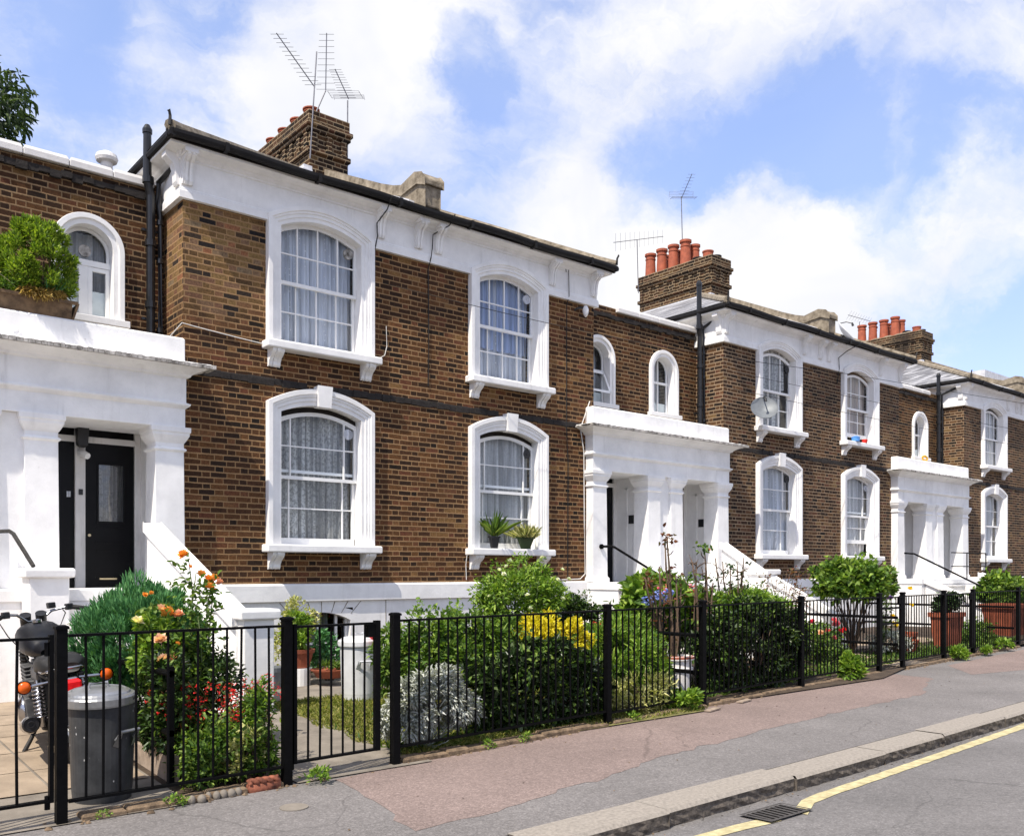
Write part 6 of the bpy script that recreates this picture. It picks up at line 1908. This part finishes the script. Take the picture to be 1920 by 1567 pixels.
# ------------------------------------------------------------------ drain, paper scraps
DG = thing('drain_grate', 'iron drain grate in the gutter, interrupting the yellow line', 'drain', (5.15, 3.45, -0.112))
mb = MB()
for k in range(8):
    x = 4.98 + k * 0.052
    mb.add([(x, 3.36, road_z(x, 3.36) + 0.014), (x + 0.026, 3.36, road_z(x, 3.36) + 0.014), (x + 0.046, 3.56, road_z(x, 3.56) + 0.014), (x + 0.02, 3.56, road_z(x, 3.56) + 0.014)], [(0, 1, 2, 3)])
ob('bars', mb, M['grate'], DG)
mb = MB()
zz = lambda y: road_z(5.15, y) + 0.016
for (a, b, c, d) in ((4.94, 5.42, 3.335, 3.36), (4.94, 5.42, 3.56, 3.585), (4.94, 4.97, 3.36, 3.56), (5.40, 5.42, 3.36, 3.56)):
    mb.quad((a, c, zz(c)), (b, c, zz(c)), (b, d, zz(d)), (a, d, zz(d)))
ob('frame', mb, M['grate'], DG)
ob('pit', MB().quad((4.95, 3.35, zz(3.35) - 0.009), (5.41, 3.35, zz(3.35) - 0.009), (5.41, 3.57, zz(3.57) - 0.009), (4.95, 3.57, zz(3.57) - 0.009)), M['band'], DG)
for k, (x, y, lb) in enumerate([(7.75, 5.98, 'flat yellowish scrap of board on the pavement below the chimney-pot planter'), (8.55, 6.15, 'flat pale scrap of board on the pavement below the dark hedge')]):
    tag(ob('board_scrap', MB().add([(x, y, 0.010), (x + 0.25, y + 0.05, 0.012), (x + 0.22, y + 0.11, 0.014), (x - 0.02, y + 0.07, 0.010), (x, y, 0.024), (x + 0.25, y + 0.05, 0.026), (x + 0.22, y + 0.11, 0.028), (x - 0.02, y + 0.07, 0.024)], [(4, 5, 6, 7), (0, 1, 5, 4), (1, 2, 6, 5), (2, 3, 7, 6), (3, 0, 4, 7)]), M['board']), lb, 'board scrap', 'scraps on the pavement')
tag(ob('valve_cover', MB().lathe((2.62, 5.28, 0.0), [(0.09, 0.001), (0.09, 0.007), (0.02, 0.008)], 24), M['concrete']), 'small round cover in the grey pavement near the gate', 'cover')


# ------------------------------------------------------------------ motorbike (built facing +y at the origin, then parked)
MK = thing('motorbike', 'old black motorbike parked on the paving behind the railing, rear lights towards the street', 'motorbike', (0, 0, 0))
M['tank'] = mat('black_tank_paint', (0.006, 0.007, 0.010), 0.38, 0, 0.2, 5, spec=0.35)
M['chrome'] = mat('chrome', (0.40, 0.40, 0.42), 0.22, 1.0, 0.1, 6)
M['engine'] = mat('engine_alloy', (0.11, 0.11, 0.11), 0.5, 0.6, 0.5, 14)
M['rubber'] = mat('rubber', (0.012, 0.012, 0.012), 0.75, 0, 0.3, 20, 0.3, 50)
M['amber'] = mat('amber_lens', (0.62, 0.10, 0.006), 0.25, 0, 0.2, 40)
M['redlens'] = mat('red_lens', (0.62, 0.01, 0.012), 0.25, 0, 0.2, 40)
M['vinyl'] = mat('seat_vinyl', (0.016, 0.016, 0.016), 0.55, 0, 0.2, 20)


def torus(mb, c, Rr, r, n=40, m=10):
    vs, fs = [], []
    for i in range(n):
        a = 6.2832 * i / n
        for k in range(m):
            b = 6.2832 * k / m
            rr = Rr + r * math.cos(b)
            vs.append((c[0] + r * 0.85 * math.sin(b), c[1] + rr * math.cos(a), c[2] + rr * math.sin(a)))
    for i in range(n):
        for k in range(m):
            fs.append((i * m + k, ((i + 1) % n) * m + k, ((i + 1) % n) * m + (k + 1) % m, i * m + (k + 1) % m))
    return mb.add(vs, fs)


for y in (0.0, 1.40):
    Wh = ob('wheel', MB().lathe((0, y, 0.32), [(0.05, -0.09), (0.06, -0.05), (0.045, 0.0), (0.06, 0.05), (0.05, 0.09)], 20, 'X'), M['engine'], MK, smooth=True)
    ob('tyre', torus(MB(), (0, y, 0.32), 0.265, 0.058), M['rubber'], Wh, smooth=True)
    mb = torus(MB(), (0, y, 0.32), 0.222, 0.018, 40, 6)
    for k in range(18):
        a = 6.2832 * k / 18
        b = a + (0.35 if k % 2 else -0.35)
        s_ = 0.05 if k % 4 < 2 else -0.05
        mb.tube([(s_, y + 0.05 * math.cos(b), 0.32 + 0.05 * math.sin(b)), (0, y + 0.222 * math.cos(a), 0.32 + 0.222 * math.sin(a))], 0.003, 4)
    ob('rim', mb, M['chrome'], Wh)
# mudguards
for y, a0, a1, rr in ((0.0, 40, 200, 0.36), (1.40, 20, 150, 0.35)):
    mb = MB()
    n = 16
    for k in range(n + 1):
        a = R(a0 + (a1 - a0) * k / n)
        for (x, d) in ((-0.075, -0.025), (-0.05, 0.0), (0, 0.01), (0.05, 0.0), (0.075, -0.025)):
            mb.v.append((x, y + (rr + d) * math.cos(a), 0.32 + (rr + d) * math.sin(a)))
    for k in range(n):
        for q in range(4):
            i = k * 5 + q
            mb.f.append((i, i + 1, i + 6, i + 5))
    ob('mudguard', mb, M['tank'], MK, smooth=True)
mb = MB()
for x in (-0.11, 0.11):
    mb.tube([(x, -0.28, 0.70), (x, 0.1, 0.69), (x, 0.55, 0.66), (x, 0.60, 0.30), (x, 0.95, 0.26), (x * 0.5, 1.12, 0.62), (0, 1.18, 0.86)], 0.017, 8)
    mb.tube([(x, 0.0, 0.32), (x, 0.55, 0.34)], 0.020, 8)
mb.tube([(0, 0.5, 0.72), (0, 1.16, 0.84)], 0.024, 8)
ob('frame', mb, M['iron_old'], MK, smooth=True)
# fuel tank: lofted teardrop
mb = MB()
secs = [(0.56, 0.05, 0.80, 0.035), (0.62, 0.10, 0.82, 0.08), (0.74, 0.145, 0.845, 0.12), (0.90, 0.175, 0.87, 0.145), (1.03, 0.18, 0.89, 0.145), (1.12, 0.15, 0.90, 0.11), (1.17, 0.07, 0.90, 0.05)]
n = 20
for (y, hw, zc, hh) in secs:
    for k in range(n):
        a = 6.2832 * k / n
        cx_, sz_ = math.cos(a), math.sin(a)
        mb.v.append((hw * math.copysign(abs(cx_) ** 0.75, cx_), y, zc + hh * math.copysign(abs(sz_) ** 0.8, sz_) * (1 if sz_ > 0 else 0.75)))
for i in range(len(secs) - 1):
    for k in range(n):
        j = (k + 1) % n
        mb.f.append((i * n + k, i * n + j, i * n + n + j, i * n + n + k))
mb.f += [tuple(range(n)), tuple((len(secs) - 1) * n + k for k in range(n))]
TK = ob('fuel_tank', mb, M['tank'], MK, smooth=True)
ob('filler_cap', MB().lathe((0, 0.98, 1.03), [(0.035, 0), (0.035, 0.02), (0.02, 0.028)], 16), M['chrome'], TK)
# seat with a raised rear
mb = MB()
secs = [(-0.30, 0.10, 0.755, 0.035), (-0.26, 0.145, 0.775, 0.065), (0.05, 0.155, 0.775, 0.065), (0.22, 0.15, 0.745, 0.065), (0.45, 0.115, 0.735, 0.05), (0.62, 0.085, 0.75, 0.045), (0.66, 0.05, 0.76, 0.03)]
for (y, hw, zc, hh) in secs:
    for k in range(n):
        a = 6.2832 * k / n
        cx_, sz_ = math.cos(a), math.sin(a)
        mb.v.append((hw * math.copysign(abs(cx_) ** 0.5, cx_), y, zc + hh * math.copysign(abs(sz_) ** 0.6, sz_)))
for i in range(len(secs) - 1):
    for k in range(n):
        j = (k + 1) % n
        mb.f.append((i * n + k, i * n + j, i * n + n + j, i * n + n + k))
mb.f += [tuple(range(n)), tuple((len(secs) - 1) * n + k for k in range(n))]
ob('seat', mb, M['vinyl'], MK, smooth=True)
ob('grab_rail', MB().tube([(-0.13, 0.05, 0.72), (-0.14, -0.25, 0.74), (-0.10, -0.35, 0.76), (0.10, -0.35, 0.76), (0.14, -0.25, 0.74), (0.13, 0.05, 0.72)], 0.010, 8), M['chrome'], MK, smooth=True)
for s_ in (-1, 1):
    ob('side_panel', MB().prism([(0.22, 0.48), (0.52, 0.46), (0.56, 0.66), (0.20, 0.68)], 'X', s_ * 0.125 - 0.012, s_ * 0.125 + 0.012), M['tank'], MK, bevel=0.01)
ob('air_box', MB().box(-0.14, 0.14, 0.16, 0.60, 0.40, 0.72), M['box'], MK, bevel=0.03)
ob('chain_guard', MB().box(-0.16, -0.13, 0.0, 0.55, 0.30, 0.42), M['box'], MK, bevel=0.01)
TL = ob('tail_light', MB().mould(-0.085, 0.085, -0.42, -0.35, [(-0.015, 0.565), (0.0, 0.585), (0.0, 0.66), (-0.012, 0.68)]), M['redlens'], MK, bevel=0.012)
ob('tail_light_base', MB().box(-0.07, 0.07, -0.352, -0.26, 0.57, 0.69), M['chrome'], TL, bevel=0.01)
ob('number_plate', MB().box(-0.11, 0.11, -0.37, -0.362, 0.40, 0.55), M['box'], MK)
for s_ in (-1, 1):
    I_ = ob('indicator', MB().lathe((s_ * 0.27, -0.30, 0.665), [(0.012, -0.026), (0.034, -0.018), (0.042, -0.004), (0.043, 0.004), (0.036, 0.045), (0.012, 0.055)], 20, 'Y'), M['amber'], MK, smooth=True)
    ob('indicator_shell', MB().lathe((s_ * 0.27, -0.30, 0.665), [(0.050, -0.006), (0.052, 0.012), (0.044, 0.047), (0.014, 0.058)], 20, 'Y', cap=False), M['chrome'], I_, smooth=True)
    ob('indicator_stalk', MB().tube([(s_ * 0.23, -0.28, 0.665), (s_ * 0.09, -0.27, 0.675)], 0.011, 8), M['chrome'], I_)
    # rear suspension: damper with exposed spring
    mb = MB().tube([(s_ * 0.16, -0.02, 0.32), (s_ * 0.15, 0.06, 0.66)], 0.020, 10)
    a, b = Vector((s_ * 0.16, -0.005, 0.38)), Vector((s_ * 0.15, 0.055, 0.63))
    path = []
    for k in range(90):
        t = k / 89
        ang = t * 9 * 6.2832
        c = a.lerp(b, t)
        path.append((c.x + 0.040 * math.cos(ang), c.y + 0.040 * math.sin(ang), c.z))
    mb.tube(path, 0.008, 6)
    ob('suspension_spring', mb, M['chrome'], MK, smooth=True)
    ob('fork', MB().tube([(s_ * 0.105, 1.42, 0.32), (s_ * 0.105, 1.22, 0.94)], [0.024, 0.022], 10), M['engine'], MK, smooth=True)
    fk = [(0.032 + 0.008 * (k % 2), k) for k in range(18)]
    a, b = Vector((s_ * 0.105, 1.36, 0.50)), Vector((s_ * 0.105, 1.27, 0.78))
    ob('fork_gaiter', MB().tube([a.lerp(b, k / 17) for _, k in fk], [r for r, _ in fk], 10), M['rubber'], MK)
# engine block with fins and round covers
mb = MB().box(-0.21, 0.21, 0.50, 1.0, 0.25, 0.48)
mb.box(-0.19, 0.19, 0.42, 0.60, 0.50, 0.62)
mb.box(-0.10, 0.10, 0.40, 0.72, 0.46, 0.62)
for k in range(8):
    mb.box(-0.17, 0.17, 0.70, 0.98, 0.465 + k * 0.032, 0.483 + k * 0.032)
mb.box(-0.09, 0.09, 0.78, 0.94, 0.46, 0.74)
EN = ob('engine', mb, M['engine'], MK, bevel=0.006, seg=1)
for s_ in (-1, 1):
    ob('engine_cover', MB().lathe((s_ * 0.21, 0.66, 0.37), [(0.125, 0.0), (0.10, s_ * 0.02), (0.08, s_ * 0.045), (0.02, s_ * 0.05)], 24, 'X'), M['chrome'], EN, smooth=True)
for s_ in (-1, 1):
    mb = MB().tube([(s_ * 0.07, 0.99, 0.62), (s_ * 0.16, 1.08, 0.50), (s_ * 0.19, 1.0, 0.30), (s_ * 0.21, 0.6, 0.27), (s_ * 0.235, 0.22, 0.31)], 0.022, 10)
    EX = ob('exhaust', mb, M['chrome'], MK, smooth=True)
    ob('silencer', MB().tube([(s_ * 0.235, 0.25, 0.305), (s_ * 0.24, 0.18, 0.32), (s_ * 0.25, -0.12, 0.37), (s_ * 0.25, -0.20, 0.385)], [0.028, 0.058, 0.064, 0.060], 18, False), M['chrome'], EX, smooth=True)
    ob('silencer_end', MB().lathe((s_ * 0.25, -0.205, 0.386), [(0.061, 0.0), (0.050, -0.008), (0.045, 0.01), (0.028, 0.012), (0.022, -0.012), (0.018, -0.012), (0.016, 0.05)], 18, 'Y'), M['box'], EX)
# handlebar, grips, levers, clocks, lamp
HB = ob('handlebar', MB().tube([(-0.40, 1.02, 1.08), (-0.25, 1.09, 1.12), (-0.14, 1.17, 1.10), (-0.05, 1.21, 1.03), (0.05, 1.21, 1.03), (0.14, 1.17, 1.10), (0.25, 1.09, 1.12), (0.40, 1.02, 1.08)], 0.012, 10), M['chrome'], MK, smooth=True)
for s_ in (-1, 1):
    ob('grip', MB().tube([(s_ * 0.28, 1.075, 1.113), (s_ * 0.41, 1.015, 1.077)], [0.019, 0.018], 10), M['rubber'], HB, smooth=True)
    ob('switch_box', MB().box(s_ * 0.255 - 0.028, s_ * 0.255 + 0.028, 1.06, 1.12, 1.09, 1.145), M['box'], HB, bevel=0.008)
    ob('lever', MB().tube([(s_ * 0.24, 1.12, 1.115), (s_ * 0.30, 1.135, 1.095), (s_ * 0.40, 1.09, 1.06)], [0.010, 0.008, 0.006], 7), M['chrome'], HB, smooth=True)
    ob('clock', MB().tube([(s_ * 0.06, 1.27, 1.00), (s_ * 0.06, 1.22, 1.09)], [0.042, 0.045], 18), M['box'], MK)
ob('reservoir', MB().box(0.11, 0.17, 1.14, 1.20, 1.12, 1.17), M['box'], HB, bevel=0.006)
HB.rotation_euler = (0, 0, R(14))
HB.location = Matrix.Rotation(R(14), 3, 'Z') @ Vector((0, -1.2, 0)) + Vector((0, 1.2, 0))
HD = ob('headlight', MB().lathe((0, 1.34, 0.86), [(0.03, -0.09), (0.06, -0.05), (0.072, 0.02), (0.074, 0.06)], 24, 'Y'), M['tank'], MK, smooth=True)
ob('headlight_glass', MB().lathe((0, 1.34, 0.86), [(0.073, 0.061), (0.05, 0.08), (0.01, 0.085)], 24, 'Y'), M['glass_dark'], HD)
ob('side_stand', MB().tube([(-0.13, 0.60, 0.26), (-0.20, 0.52, 0.16), (-0.30, 0.42, 0.04), (-0.38, 0.34, 0.012)], [0.016, 0.016, 0.018, 0.028], 8), M['iron_old'], MK, smooth=True)
for s_ in (-1, 1):
    ob('control_cable', MB().tube([(s_ * 0.22, 1.12, 1.10), (s_ * 0.26, 1.30, 1.06), (s_ * 0.20, 1.36, 0.92), (s_ * 0.10, 1.25, 0.76), (s_ * 0.08, 1.05, 0.62)], 0.005, 6), M['rubber'], MK, smooth=True)
MK.location = (1.83, 7.34, 0.05)
MK.rotation_euler = (0, R(-7), R(-6))
